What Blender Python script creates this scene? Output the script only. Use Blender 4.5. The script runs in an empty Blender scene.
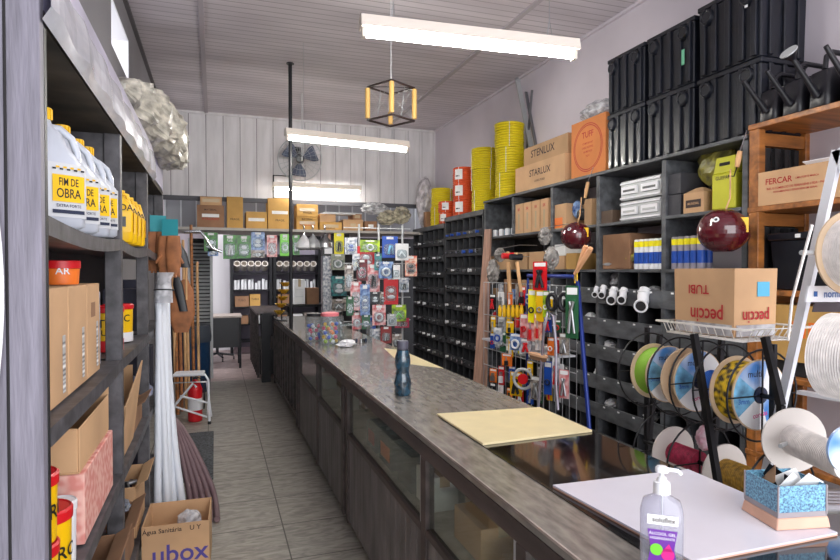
import bpy, math, random
from mathutils import Vector, Matrix
random.seed(7)
scene = bpy.context.scene
PI = math.pi
COL = scene.collection

# ---------------------------------------------------------------- camera, world, exposure
FPX = 590.0; HC = 1.55; YAW = math.atan(205 / FPX); PITCH = math.atan(10 / FPX)
cam_data = bpy.data.cameras.new('camera'); cam = bpy.data.objects.new('camera', cam_data); COL.objects.link(cam)
cam_data.sensor_width = 36.0; cam_data.lens = FPX / 840 * 36.0; cam_data.clip_start = 0.02
cam.location = (0, 0, HC); cam.rotation_euler = (PI / 2 - PITCH, 0, -YAW)
scene.camera = cam
scene.view_settings.view_transform = 'Standard'; scene.view_settings.look = 'None'
scene.view_settings.gamma = 1.0; scene.view_settings.use_curve_mapping = False
scene.view_settings.exposure = 0.28
world = bpy.data.worlds.new('daylight'); scene.world = world; world.use_nodes = True
wbg = world.node_tree.nodes['Background']; wbg.inputs[0].default_value = (0.93, 0.95, 1.0, 1); wbg.inputs[1].default_value = 2.6
TUBE_POWER = 155.0

def area(name, loc, rot, sx, sy, power, color=(1, 1, 1)):
    l = bpy.data.lights.new(name, 'AREA'); l.shape = 'RECTANGLE'; l.size = sx; l.size_y = sy; l.energy = power; l.color = color
    o = bpy.data.objects.new(name, l); COL.objects.link(o); o.location = loc; o.rotation_euler = rot
    return o
# daylight entering through the open shop front (behind the camera)
area('shopfront_daylight', (1.4, -1.45, 1.9), (PI / 2 * 0.98, 0, 0), 3.8, 3.0, 75, (0.97, 0.98, 1.0))
area('back_room_fill', (0.6, 9.6, 2.8), (math.radians(52), 0, 0), 1.6, 0.8, 60)  # unseen fill lamp added to brighten the rear racks

# ---------------------------------------------------------------- pixel to place
_s, _c, _sp, _cp = math.sin(YAW), math.cos(YAW), math.sin(PITCH), math.cos(PITCH)
def ray(px, py):
    a = (px - 420) / FPX; b = (280 - py) / FPX
    return (_s * _cp + a * _c + b * _s * _sp, _c * _cp - a * _s + b * _c * _sp, -_sp + b * _cp)
def onX(px, py, X):
    d = ray(px, py); t = X / d[0]; return Vector((X, d[1] * t, HC + d[2] * t))
def onY(px, py, Y):
    d = ray(px, py); t = Y / d[1]; return Vector((d[0] * t, Y, HC + d[2] * t))
def onZ(px, py, Z):
    d = ray(px, py); t = (Z - HC) / d[2]; return Vector((d[0] * t, d[1] * t, Z))

# ---------------------------------------------------------------- materials
def lin(v):
    v = v / 255.0
    return v / 12.92 if v <= 0.04045 else ((v + 0.055) / 1.055) ** 2.4
def rgb(c): return (lin(c[0]), lin(c[1]), lin(c[2]), 1)
MATS = {}
def mat(name, c, rough=0.6, metal=0.0, vary=0.0, scale=6.0, stretch=(1, 1, 1), bump=0.0, c2=None, coat=0.0, emit=0.0, detail=4, trans=0.0, bscale=None):
    if name in MATS: return MATS[name]
    m = bpy.data.materials.new(name); m.use_nodes = True; MATS[name] = m
    nt = m.node_tree; b = nt.nodes['Principled BSDF']
    b.inputs['Base Color'].default_value = rgb(c); b.inputs['Roughness'].default_value = rough
    b.inputs['Metallic'].default_value = metal; b.inputs['Coat Weight'].default_value = coat
    b.inputs['Transmission Weight'].default_value = trans
    if emit: b.inputs['Emission Color'].default_value = rgb(c); b.inputs['Emission Strength'].default_value = emit
    tc = nt.nodes.new('ShaderNodeTexCoord'); mp = nt.nodes.new('ShaderNodeMapping'); mp.inputs['Scale'].default_value = stretch
    nt.links.new(tc.outputs['Object'], mp.inputs['Vector'])
    nz = nt.nodes.new('ShaderNodeTexNoise'); nz.inputs['Scale'].default_value = scale; nz.inputs['Detail'].default_value = detail
    nt.links.new(mp.outputs[0], nz.inputs['Vector'])
    if vary or c2:
        r = nt.nodes.new('ShaderNodeValToRGB'); r.color_ramp.elements[0].position = 0.32; r.color_ramp.elements[1].position = 0.68
        lo = c2 if c2 else tuple(max(0, v * (1 - vary)) for v in c)
        hi = c if c2 else tuple(min(255, v * (1 + vary * 0.5)) for v in c)
        r.color_ramp.elements[0].color = rgb(lo); r.color_ramp.elements[1].color = rgb(hi)
        nt.links.new(nz.outputs['Fac'], r.inputs['Fac']); nt.links.new(r.outputs[0], b.inputs['Base Color'])
    if bump:
        n2 = nz
        if bscale:
            n2 = nt.nodes.new('ShaderNodeTexNoise'); n2.inputs['Scale'].default_value = bscale; nt.links.new(mp.outputs[0], n2.inputs['Vector'])
        bp = nt.nodes.new('ShaderNodeBump'); bp.inputs['Strength'].default_value = bump; bp.inputs['Distance'].default_value = 0.01
        nt.links.new(n2.outputs['Fac'], bp.inputs['Height']); nt.links.new(bp.outputs[0], b.inputs['Normal'])
    return m
def clear(name, tint=(255, 255, 255), body=0.1, rough=0.08, bump=0.0, scale=20, gloss=1.0):
    """thin clear film or pane: transparent plus a fresnel gloss and a little milky body"""
    if name in MATS: return MATS[name]
    m = bpy.data.materials.new(name); m.use_nodes = True; MATS[name] = m
    nt = m.node_tree; nt.nodes.clear(); N = nt.nodes.new; L = nt.links.new
    out = N('ShaderNodeOutputMaterial'); tr = N('ShaderNodeBsdfTransparent'); tr.inputs[0].default_value = rgb(tint)
    df = N('ShaderNodeBsdfDiffuse'); df.inputs[0].default_value = rgb(tint)
    gl = N('ShaderNodeBsdfGlossy'); gl.inputs['Roughness'].default_value = rough
    m1 = N('ShaderNodeMixShader'); m1.inputs[0].default_value = body; L(tr.outputs[0], m1.inputs[1]); L(df.outputs[0], m1.inputs[2])
    fr = N('ShaderNodeLayerWeight'); fr.inputs[0].default_value = .5
    pw = N('ShaderNodeMath'); pw.operation = 'POWER'; pw.inputs[1].default_value = 3.5; L(fr.outputs['Facing'], pw.inputs[0])
    ma = N('ShaderNodeMath'); ma.operation = 'MULTIPLY_ADD'; ma.inputs[1].default_value = .45 * gloss; ma.inputs[2].default_value = .03 * gloss; L(pw.outputs[0], ma.inputs[0]); mu = ma
    m2 = N('ShaderNodeMixShader'); L(mu.outputs[0], m2.inputs[0]); L(m1.outputs[0], m2.inputs[1]); L(gl.outputs[0], m2.inputs[2])
    if bump:
        tc = N('ShaderNodeTexCoord'); nz = N('ShaderNodeTexNoise'); nz.inputs['Scale'].default_value = scale; L(tc.outputs['Object'], nz.inputs['Vector'])
        bp = N('ShaderNodeBump'); bp.inputs['Strength'].default_value = bump; bp.inputs['Distance'].default_value = 0.02
        L(nz.outputs['Fac'], bp.inputs['Height']); L(bp.outputs[0], gl.inputs['Normal']); L(bp.outputs[0], fr.inputs['Normal']); L(bp.outputs[0], df.inputs['Normal'])
        rp = N('ShaderNodeValToRGB'); rp.color_ramp.elements[0].position = .45; rp.color_ramp.elements[1].position = .65
        rp.color_ramp.elements[0].color = (body, body, body, 1); b2 = min(1, body + .5); rp.color_ramp.elements[1].color = (b2, b2, b2, 1)
        L(nz.outputs['Fac'], rp.inputs[0]); L(rp.outputs[0], m1.inputs[0])
    L(m2.outputs[0], out.inputs[0])
    return m

GREYP = mat('grey_painted_wood', (128, 124, 136), .55, vary=.18, scale=5, stretch=(6, 6, .6), bump=.25, bscale=18)
SHELFG = mat('charcoal_painted_wood', (82, 80, 84), .5, vary=.3, scale=7, stretch=(2, 2, 2), bump=.25)
RACKG = mat('graphite_painted_wood', (84, 86, 90), .55, vary=.28, scale=6, stretch=(3, 1, 3), bump=.2)
RACKP = mat('near_black_rack_wood', (50, 51, 55), .5, vary=.3, scale=6, bump=.2)
RACKD = mat('black_wood_and_shaded_interior', (34, 35, 38), .5, vary=.3, scale=6, bump=.2)  # black wood; also rack interiors with the shade put into their colour
COUNTER = mat('brown_black_counter_wood', (72, 62, 60), .5, vary=.3, scale=6, stretch=(3, .5, 3), bump=.15)
BOARDS = mat('grey_counter_boards', (112, 108, 108), .55, vary=.2, scale=6, stretch=(2, 2, .5), bump=.15)
PINE = mat('orange_varnished_pine', (158, 98, 46), .45, vary=.25, scale=4, stretch=(1, 6, 6), bump=.1)
LIGHTW = mat('pale_wood', (205, 160, 112), .6, vary=.15, scale=5, stretch=(6, 6, .6))
PEACHW = mat('peach_wood_plank', (176, 138, 120), .65, vary=.15, scale=5, stretch=(6, 6, .5), bump=.1)
CARD = mat('kraft_cardboard', (202, 162, 122), .85, vary=.08, scale=3)
CARD2 = mat('tan_cardboard', (182, 146, 108), .85, vary=.1, scale=3)
CARD3 = mat('golden_cardboard', (200, 156, 88), .85, vary=.1, scale=3)
CARD4 = mat('brown_cardboard', (150, 112, 84), .85, vary=.12, scale=4)
CARD5 = mat('orange_cardboard', (214, 132, 72), .8, vary=.08, scale=3)
PINKC = mat('pink_patterned_paper', (234, 184, 172), .7, c2=(216, 138, 128), scale=45, detail=0)
CARDIN = mat('corrugated_inner_card', (150, 116, 88), .9, vary=.1, scale=5)  # darker brown card
TAPE = clear('packing_tape', (235, 215, 180), .55, .2)
WHITE = mat('white_plastic', (232, 232, 236), .4)
WHITEP = mat('white_paper', (236, 236, 236), .8, vary=.03)
JUGW = mat('translucent_white_plastic', (196, 201, 212), .3, coat=.3)
YEL = mat('yellow_plastic', (240, 190, 10), .4)
YELG = mat('greenish_yellow_plastic', (196, 194, 36), .5, vary=.06)
LEM = mat('lemon_plastic', (245, 232, 20), .4)
HOSEY = mat('yellow_conduit', (226, 205, 22), .45)
HOSEO = mat('orange_conduit', (226, 88, 40), .45)
RED = mat('red_plastic', (206, 24, 34), .4)
DRED = mat('maroon_gloss', (78, 14, 26), .18, coat=.8)
BLACK = mat('black_plastic', (26, 26, 32), .38)
BLACKT = mat('black_crate_plastic', (22, 25, 34), .34, vary=.2, scale=9, coat=.1)
BLKM = mat('black_metal', (28, 28, 32), .4, metal=.4)
DARK = mat('dark_wood_and_recess_shade', (30, 28, 30), .8)  # dark wood and grooves; also shade painted on rack backs and elbow mouths
BLUE = mat('blue_plastic', (28, 76, 170), .4)
LBLUE = mat('light_blue_print', (120, 182, 226), .4, vary=.35, scale=16, c2=None)
DISCB = mat('blue_white_reel_label', (225, 236, 246), .35, c2=(60, 130, 205), scale=13, detail=1)
NAVY = mat('navy_plastic', (28, 38, 66), .5)
BLUEF = mat('blue_frame_metal', (30, 52, 130), .35, metal=.2)
GREEN = mat('green_print', (60, 150, 40), .35, c2=(30, 84, 34), scale=20, detail=1)
GREENB = mat('bright_green_print', (120, 215, 60), .4)
DGREEN = mat('dark_green_plastic', (40, 92, 60), .4)
LIME = mat('lime_rope', (140, 190, 60), .7)
CRIM = mat('crimson_rope', (170, 40, 76), .6, vary=.2, scale=60)
GOLD = mat('gold_rope', (158, 120, 40), .6, vary=.25, scale=70)
YBLK = mat('yellow_black_rope', (228, 190, 30), .6, c2=(60, 50, 30), scale=50, detail=0)
ROPEW = mat('white_rope', (232, 226, 222), .7, vary=.08, scale=30)
BEIGE = mat('beige_reel_board', (206, 180, 150), .7, vary=.05)
CREAM = mat('cream_ceramic', (230, 214, 170), .3, vary=.03, scale=12)
TILEW = mat('white_ceramic', (216, 212, 222), .2, vary=.02)
TERR = mat('terracotta_edge', (214, 168, 146), .7, vary=.1)
STEEL = mat('galvanised_steel', (190, 192, 196), .3, metal=.9)
CHROME = mat('chrome', (205, 208, 212), .15, metal=1.0)
GREYM = mat('grey_enamel_metal', (176, 178, 180), .4, metal=.1)
SILV = mat('silver_plastic_film', (222, 222, 232), .2, metal=.35, vary=.12, scale=4, stretch=(3, 1, 3), bump=.35, bscale=5)
LEATH = mat('tan_leather', (166, 106, 66), .7, vary=.2, scale=12, bump=.2)
TEAL = mat('teal_card', (30, 140, 150), .6)
MAUVE = mat('mauve_hose', (116, 92, 96), .5)
GLASS = clear('pane_glass', (240, 244, 240), .015, .02, gloss=1.0)
FILM = clear('clear_plastic_film', (225, 225, 228), .35, .15, bump=.8, scale=14)
FILMB = mat('yellowed_plastic_film', (190, 185, 172), .28, vary=.3, scale=7, stretch=(3, 1, 3), bump=.9, bscale=8, coat=.5)
ACRY = clear('clear_acrylic', (235, 240, 242), .12, .04)
SANI = clear('clear_gel_bottle', (232, 232, 240), .2, .04, gloss=1.3)
TUBE2 = mat('lit_tube_dim', (255, 253, 246), .5, emit=38.0)
LAMPB = mat('lamp_enamel', (236, 226, 214), .4)
TUBE = mat('lit_tube', (255, 253, 246), .5, emit=TUBE_POWER)
INKR = mat('red_ink', (176, 44, 44), .7)
INKD = mat('dark_ink', (60, 44, 40), .7)
INKB = mat('blue_violet_ink', (82, 70, 150), .7)
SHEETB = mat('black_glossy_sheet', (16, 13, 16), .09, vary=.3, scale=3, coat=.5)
SKIN = mat('orange_print', (236, 120, 40), .5)
PURP = mat('purple_print', (112, 50, 160), .4)
PINKP = mat('magenta_print', (222, 40, 140), .4)
GOLDF = mat('gold_foil', (214, 172, 60), .25, metal=.7)
TEALG = mat('dark_teal_bottle', (44, 78, 98), .12, vary=.5, scale=22, coat=.8, trans=.25)
GLIT = mat('blue_glitter_print', (128, 190, 216), .3, c2=(58, 84, 120), scale=230, detail=2)
NET = mat('dark_grey_netting', (74, 78, 82), .8, vary=.5, scale=60, detail=1, bump=.6)

# ---------------------------------------------------------------- mesh builder
_font = {}
def text_mesh(s):
    if s not in _font:
        cu = bpy.data.curves.new('lettering', 'FONT'); cu.body = s; cu.size = 1.0; cu.align_x = 'CENTER'; cu.align_y = 'CENTER'; cu.resolution_u = 3
        cu.offset = 0.012
        o = bpy.data.objects.new('lettering', cu); COL.objects.link(o)
        me = o.to_mesh()
        vs = [v.co.copy() for v in me.vertices]; fs = [tuple(p.vertices) for p in me.polygons]
        o.to_mesh_clear(); bpy.data.objects.remove(o); bpy.data.curves.remove(cu)
        _font[s] = (vs, fs)
    return _font[s]
class MB:
    def __init__(self): self.v = []; self.f = []; self.m = []; self.sm = []; self.mats = []
    def mi(self, m):
        if m not in self.mats: self.mats.append(m)
        return self.mats.index(m)
    def add(self, vs, fs, m, smooth=False, M=None):
        b = len(self.v); k = self.mi(m)
        for p in vs:
            p = Vector(p); self.v.append(M @ p if M is not None else p)
        for i, f in enumerate(fs):
            self.f.append(tuple(b + j for j in f)); self.m.append(k)
            self.sm.append(smooth[i] if isinstance(smooth, list) else smooth)
        return self
    def box(self, x0, x1, y0, y1, z0, z1, m, M=None):
        vs = [(x0, y0, z0), (x1, y0, z0), (x1, y1, z0), (x0, y1, z0), (x0, y0, z1), (x1, y0, z1), (x1, y1, z1), (x0, y1, z1)]
        return self.add(vs, [(0, 3, 2, 1), (4, 5, 6, 7), (0, 1, 5, 4), (1, 2, 6, 5), (2, 3, 7, 6), (3, 0, 4, 7)], m, False, M)
    def hexa(self, vs, m):
        return self.add(vs, [(0, 3, 2, 1), (4, 5, 6, 7), (0, 1, 5, 4), (1, 2, 6, 5), (2, 3, 7, 6), (3, 0, 4, 7)], m)
    def bar(self, p0, p1, w, h, m, up=(0, 0, 1)):
        p0 = Vector(p0); p1 = Vector(p1); d = (p1 - p0); L = d.length; d.normalize(); up = Vector(up)
        if abs(d.dot(up)) > .99: up = Vector((0, 1, 0))
        r = d.cross(up).normalized(); u = r.cross(d).normalized()
        vs = [p0 + r * a * w / 2 + u * b * h / 2 + d * t for t in (0, L) for a, b in ((-1, -1), (1, -1), (1, 1), (-1, 1))]
        return self.add(vs, [(0, 3, 2, 1), (4, 5, 6, 7), (0, 1, 5, 4), (1, 2, 6, 5), (2, 3, 7, 6), (3, 0, 4, 7)], m)
    def cyl(self, p0, p1, r0, r1, m, n=16, caps=True, m_cap=None):
        p0 = Vector(p0); p1 = Vector(p1); d = (p1 - p0).normalized()
        a = Vector((0, 0, 1)) if abs(d.z) < .9 else Vector((1, 0, 0))
        r = d.cross(a).normalized(); u = r.cross(d)
        ring = lambda p, q: [p + (r * math.cos(2 * PI * i / n) + u * math.sin(2 * PI * i / n)) * q for i in range(n)]
        self.add(ring(p0, r0) + ring(p1, r1), [(i, (i + 1) % n, n + (i + 1) % n, n + i) for i in range(n)], m, True)
        if caps:
            mc = m_cap or m
            self.add(ring(p0, r0), [tuple(range(n))[::-1]], mc); self.add(ring(p1, r1), [tuple(range(n))], mc)
        return self
    def tube(self, pts, r, m, n=8, closed=False, caps=True):
        pts = [Vector(p) for p in pts]; k = len(pts); vs = []; prev = None
        rs = r if isinstance(r, (list, tuple)) else [r] * k
        for i, p in enumerate(pts):
            a = pts[(i - 1) % k] if (i > 0 or closed) else p; b = pts[(i + 1) % k] if (i < k - 1 or closed) else p
            d = (b - a).normalized()
            if prev is None:
                q = Vector((0, 0, 1)) if abs(d.z) < .9 else Vector((1, 0, 0)); u = d.cross(q).normalized()
            else:
                u = (prev - d * prev.dot(d))
                u = u.normalized() if u.length > 1e-6 else d.orthogonal().normalized()
            prev = u; w = d.cross(u)
            vs += [p + (u * math.cos(2 * PI * j / n) + w * math.sin(2 * PI * j / n)) * rs[i] for j in range(n)]
        fs = []
        for i in range(k if closed else k - 1):
            a = i * n; b = ((i + 1) % k) * n
            fs += [(a + j, a + (j + 1) % n, b + (j + 1) % n, b + j) for j in range(n)]
        self.add(vs, fs, m, True)
        if caps and not closed:
            self.add(vs[:n], [tuple(range(n))[::-1]], m); self.add(vs[-n:], [tuple(range(n))], m)
        return self
    def ring(self, c, axis, R, r, m, n=28, k=6, sx=1.0):
        c = Vector(c); d = Vector(axis).normalized(); a = Vector((0, 0, 1)) if abs(d.z) < .9 else Vector((1, 0, 0))
        u = d.cross(a).normalized(); w = u.cross(d)
        return self.tube([c + (u * math.cos(2 * PI * i / n) * sx + w * math.sin(2 * PI * i / n)) * R for i in range(n)], r, m, k, closed=True)
    def lathe(self, prof, m, n=20, c=(0, 0, 0), M=None, mfun=None, capb=True, capt=True):
        """prof [(r, z)...] turned about z"""
        c = Vector(c)
        for i in range(len(prof) - 1):
            (r0, z0), (r1, z1) = prof[i], prof[i + 1]
            mm = mfun(i) if mfun else m
            vs = [c + Vector((math.cos(2 * PI * j / n) * r, math.sin(2 * PI * j / n) * r, z)) for r, z in ((r0, z0), (r1, z1)) for j in range(n)]
            self.add(vs, [(j, (j + 1) % n, n + (j + 1) % n, n + j) for j in range(n)], mm, True, M)
        for ok, (r, z), rev in ((capb, prof[0], True), (capt, prof[-1], False)):
            if ok and r > 1e-4:
                vs = [c + Vector((math.cos(2 * PI * j / n) * r, math.sin(2 * PI * j / n) * r, z)) for j in range(n)]
                self.add(vs, [tuple(range(n))[::-1] if rev else tuple(range(n))], (mfun(0 if rev else len(prof) - 2) if mfun else m), False, M)
        return self
    def loft(self, secs, m, n=24, M=None, caps=True, jitter=0.0, rnd=None):
        """secs [(z, rx, ry, power, cx, cy)...]: superellipse rings"""
        vs = []
        for (z, rx, ry, p, cx, cy) in secs:
            for j in range(n):
                t = 2 * PI * j / n; ct, st = math.cos(t), math.sin(t)
                k = 1.0 + (rnd.uniform(-jitter, jitter) if jitter else 0)
                vs.append((cx + math.copysign(abs(ct) ** (2 / p), ct) * rx * k, cy + math.copysign(abs(st) ** (2 / p), st) * ry * k, z + (rnd.uniform(-jitter, jitter) * .3 * rx if jitter else 0)))
        fs = [(i * n + j, i * n + (j + 1) % n, (i + 1) * n + (j + 1) % n, (i + 1) * n + j) for i in range(len(secs) - 1) for j in range(n)]
        self.add(vs, fs, m, True, M)
        if caps:
            self.add(vs[:n], [tuple(range(n))[::-1]], m, False, M); self.add(vs[-n:], [tuple(range(n))], m, False, M)
        return self
    def quad(self, a, b, c, d, m): return self.add([a, b, c, d], [(0, 1, 2, 3)], m)
    def text(self, s, o, right, up, h, m, squash=1.0):
        vs, fs = text_mesh(s); o = Vector(o); right = Vector(right).normalized(); up = Vector(up).normalized()
        return self.add([o + right * p.x * h * squash + up * p.y * h for p in vs], fs, m)
    def blob(self, c, rx, ry, rz, m, seed=0, jit=.12, n=14, k=9):
        rnd = random.Random(seed); c = Vector(c); vs = [c + Vector((0, 0, -rz))]
        for i in range(1, k):
            ph = PI * i / k - PI / 2
            for j in range(n):
                t = 2 * PI * j / n; q = 1 + rnd.uniform(-jit, jit)
                vs.append(c + Vector((math.cos(t) * math.cos(ph) * rx * q, math.sin(t) * math.cos(ph) * ry * q, math.sin(ph) * rz * (1 + rnd.uniform(-jit, jit) * .5))))
        vs.append(c + Vector((0, 0, rz))); e = len(vs) - 1
        fs = [(0, 1 + (j + 1) % n, 1 + j) for j in range(n)] + [(e, 1 + (k - 2) * n + j, 1 + (k - 2) * n + (j + 1) % n) for j in range(n)]
        for i in range(k - 2):
            a = 1 + i * n; b = a + n
            fs += [(a + j, a + (j + 1) % n, b + (j + 1) % n, b + j) for j in range(n)]
        return self.add(vs, fs, m, jit < .1)
    def build(self, name, parent=None, bevel=0.0, loc=None):
        me = bpy.data.meshes.new(name)
        me.from_pydata([tuple(v) for v in self.v], [], self.f)
        for m in self.mats: me.materials.append(m)
        me.polygons.foreach_set('material_index', self.m); me.polygons.foreach_set('use_smooth', self.sm); me.update()
        o = bpy.data.objects.new(name, me); COL.objects.link(o)
        if parent: o.parent = parent
        if loc is not None: o.location = loc
        if bevel:
            b = o.modifiers.new('bevel', 'BEVEL'); b.width = bevel; b.segments = 1; b.limit_method = 'ANGLE'; b.angle_limit = math.radians(40)
        return o
def tag(o, label, cat, group=None, kind=None):
    if label: o['label'] = label
    if cat: o['category'] = cat
    if group: o['group'] = group
    if kind: o['kind'] = kind
    return o
def thing(name, label, cat, loc=(0, 0, 0), rz=0.0, group=None):
    o = bpy.data.objects.new(name, None); COL.objects.link(o); o.empty_display_size = .05
    o.location = loc; o.rotation_euler = (0, 0, rz)
    return tag(o, label, cat, group)
def struct(name, mb, bevel=0.0):
    o = mb.build(name, None, bevel); o['kind'] = 'structure'; return o
KIDS = {}
def dup(root, loc, rz=0.0, label=None, rot=None):
    r = root.copy(); COL.objects.link(r); r.location = loc; r.rotation_euler = rot if rot else (0, 0, rz)
    if label: r['label'] = label
    for ch in [o for o in COL.objects if o.parent == root]:
        c = ch.copy(); COL.objects.link(c); c.parent = r
        for g in [o for o in COL.objects if o.parent == ch]:
            d = g.copy(); COL.objects.link(d); d.parent = c
    return r

# ================================================================= SETTING
XL, XR, YB, ZC = -.68, 3.26, 8.67, 3.72
def tile_mat(name, c, c2, mortar, size, off=(0, 0)):
    m = bpy.data.materials.new(name); m.use_nodes = True; nt = m.node_tree; b = nt.nodes['Principled BSDF']; N = nt.nodes.new; L = nt.links.new
    tc = N('ShaderNodeTexCoord'); mp = N('ShaderNodeMapping'); mp.inputs['Location'].default_value = (off[0], off[1], 0); L(tc.outputs['Object'], mp.inputs['Vector'])
    br = N('ShaderNodeTexBrick'); br.offset = 0; br.inputs['Scale'].default_value = 1.0; br.inputs['Brick Width'].default_value = size; br.inputs['Row Height'].default_value = size
    br.inputs['Mortar Size'].default_value = .004; br.inputs['Mortar Smooth'].default_value = .1; L(mp.outputs[0], br.inputs['Vector'])
    nz = N('ShaderNodeTexNoise'); nz.inputs['Scale'].default_value = 9; nz.inputs['Detail'].default_value = 7; nz.inputs['Distortion'].default_value = 1.6
    mp2 = N('ShaderNodeMapping'); mp2.inputs['Scale'].default_value = (.7, 2.2, 1); mp2.inputs['Rotation'].default_value = (0, 0, .4); L(tc.outputs['Object'], mp2.inputs['Vector']); L(mp2.outputs[0], nz.inputs['Vector'])
    r = N('ShaderNodeValToRGB'); r.color_ramp.elements[0].position = .35; r.color_ramp.elements[1].position = .65; r.color_ramp.elements[0].color = rgb(c2); r.color_ramp.elements[1].color = rgb(c)
    L(nz.outputs['Fac'], r.inputs[0]); mx = N('ShaderNodeMix'); mx.data_type = 'RGBA'; L(br.outputs['Fac'], mx.inputs[0]); L(r.outputs[0], mx.inputs[6]); mx.inputs[7].default_value = rgb(mortar)
    L(mx.outputs[2], b.inputs['Base Color']); b.inputs['Roughness'].default_value = .42
    bp = N('ShaderNodeBump'); bp.inputs['Strength'].default_value = .5; bp.inputs['Distance'].default_value = .006; L(nz.outputs['Fac'], bp.inputs['Height']); L(bp.outputs[0], b.inputs['Normal'])
    return m
FLOORM = tile_mat('slate_look_tile', (166, 161, 152), (126, 122, 114), (70, 66, 60), .45, (.07, -.04))
FLOORB = tile_mat('pinkish_tile', (196, 176, 172), (150, 130, 128), (90, 80, 78), .45, (.07, .2))
struct('floor', MB().box(XL - .3, XR + .1, -1.5, YB, -.06, 0, FLOORM))
tag(struct('floor_back', MB().box(-1.6, XR + .6, YB, 13.2, -.06, 0, FLOORB)), None, None)
def plank_ceiling():
    m = bpy.data.materials.new('painted_plank_ceiling'); m.use_nodes = True; nt = m.node_tree; b = nt.nodes['Principled BSDF']; N = nt.nodes.new; L = nt.links.new
    tc = N('ShaderNodeTexCoord'); sx = N('ShaderNodeSeparateXYZ'); L(tc.outputs['Object'], sx.inputs[0])
    mo = N('ShaderNodeMath'); mo.operation = 'MODULO'; mo.inputs[1].default_value = .095; L(sx.outputs[1], mo.inputs[0])
    lt = N('ShaderNodeMath'); lt.operation = 'LESS_THAN'; lt.inputs[1].default_value = .010; L(mo.outputs[0], lt.inputs[0])
    nz = N('ShaderNodeTexNoise'); nz.inputs['Scale'].default_value = 1.6; nz.inputs['Detail'].default_value = 6
    mp = N('ShaderNodeMapping'); mp.inputs['Scale'].default_value = (.5, 1.8, 1); L(tc.outputs['Object'], mp.inputs['Vector']); L(mp.outputs[0], nz.inputs['Vector'])
    r = N('ShaderNodeValToRGB'); r.color_ramp.elements[0].position = .3; r.color_ramp.elements[1].position = .7
    r.color_ramp.elements[0].color = rgb((192, 184, 190)); r.color_ramp.elements[1].color = rgb((220, 212, 217)); L(nz.outputs['Fac'], r.inputs[0])
    mx = N('ShaderNodeMix'); mx.data_type = 'RGBA'; L(lt.outputs[0], mx.inputs[0]); L(r.outputs[0], mx.inputs[6]); mx.inputs[7].default_value = rgb((158, 150, 154))
    L(mx.outputs[2], b.inputs['Base Color']); b.inputs['Roughness'].default_value = .6
    return m
struct('ceiling', MB().box(XL - .3, XR + .1, -1.5, YB + .1, ZC, ZC + .08, plank_ceiling()))
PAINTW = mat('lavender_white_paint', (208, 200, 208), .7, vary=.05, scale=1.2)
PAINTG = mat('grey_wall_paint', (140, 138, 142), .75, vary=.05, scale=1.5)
BACKB = mat('white_wall_boards', (208, 204, 206), .6, vary=.07, scale=3, stretch=(3, 1, .5))
REVEAL = mat('bright_window_reveal', (236, 234, 238), .6)
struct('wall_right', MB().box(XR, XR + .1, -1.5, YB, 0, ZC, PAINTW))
# left wall with two high window openings
W1 = (4.66, 5.58, 3.14, 3.50); W2 = (7.45, 8.2, 3.2, 3.5)
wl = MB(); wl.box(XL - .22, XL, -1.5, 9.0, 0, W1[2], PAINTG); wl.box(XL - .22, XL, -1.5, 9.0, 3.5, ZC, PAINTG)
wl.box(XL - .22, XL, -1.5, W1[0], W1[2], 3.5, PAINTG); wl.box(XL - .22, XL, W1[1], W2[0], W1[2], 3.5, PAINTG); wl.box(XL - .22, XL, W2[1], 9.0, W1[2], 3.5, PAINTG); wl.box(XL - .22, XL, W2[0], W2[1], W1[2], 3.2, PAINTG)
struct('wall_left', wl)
for i, (y0, y1, z0, z1) in enumerate((W1, W2)):
    w = MB()
    w.box(XL - .22, XL - .004, y0, y0 + .012, z0 + .012, z1 - .012, REVEAL); w.box(XL - .22, XL - .004, y1 - .012, y1, z0 + .012, z1 - .012, REVEAL)
    w.box(XL - .22, XL - .004, y0, y1, z0, z0 + .012, REVEAL); w.box(XL - .22, XL - .004, y0, y1, z1 - .012, z1, REVEAL)
    o = struct('window_%d' % (i + 1), w)
    g = MB()
    for k in range(7): yy = y0 + .06 + k * (y1 - y0 - .12) / 6; g.box(XL - .2, XL - .185, yy - .006, yy + .006, z0 + .012, z1 - .012, GREYM)
    g.box(XL - .2, XL - .185, y0 + .012, y1 - .012, (z0 + z1) / 2 - .008, (z0 + z1) / 2 + .008, GREYM); g.build('window_grille', o)
# back bulkhead of boards with battens
GROOVE = mat('board_groove', (96, 90, 94), .8)
bw = MB(); bw.box(XL - .2, XR + .1, YB, YB + .08, 2.56, ZC, BACKB)
x = XL + .1
while x < XR:
    bw.box(x - .018, x + .018, YB - .016, YB, 2.56, ZC - .03, BACKB); bw.box(x + .0185, x + .027, YB - .003, YB, 2.56, ZC - .03, GROOVE); x += .225
struct('wall_back', bw)
struct('trim_1', MB().box(XL, XR, YB - .05, YB, 2.50, 2.56, mat('dark_grey_beam', (74, 74, 80), .6)))
struct('trim_2', MB().box(XL, XR, YB - .03, YB - .001, ZC - .03, ZC, BACKB))
for i, X in enumerate((-.10, 2.47)):
    struct('trim_%d' % (i + 3), MB().box(X - .022, X + .022, -1.5, YB - .03, ZC - .018, ZC, mat('ceiling_batten_paint', (176, 168, 174), .6)))
struct('trim_5', MB().box(XL, XL + .03, -1.5, YB - .03, ZC - .03, ZC, mat('dark_cornice', (92, 88, 92), .6)))
struct('trim_6', MB().box(XR - .025, XR, -1.5, YB - .03, ZC - .025, ZC, PAINTW))
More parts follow.
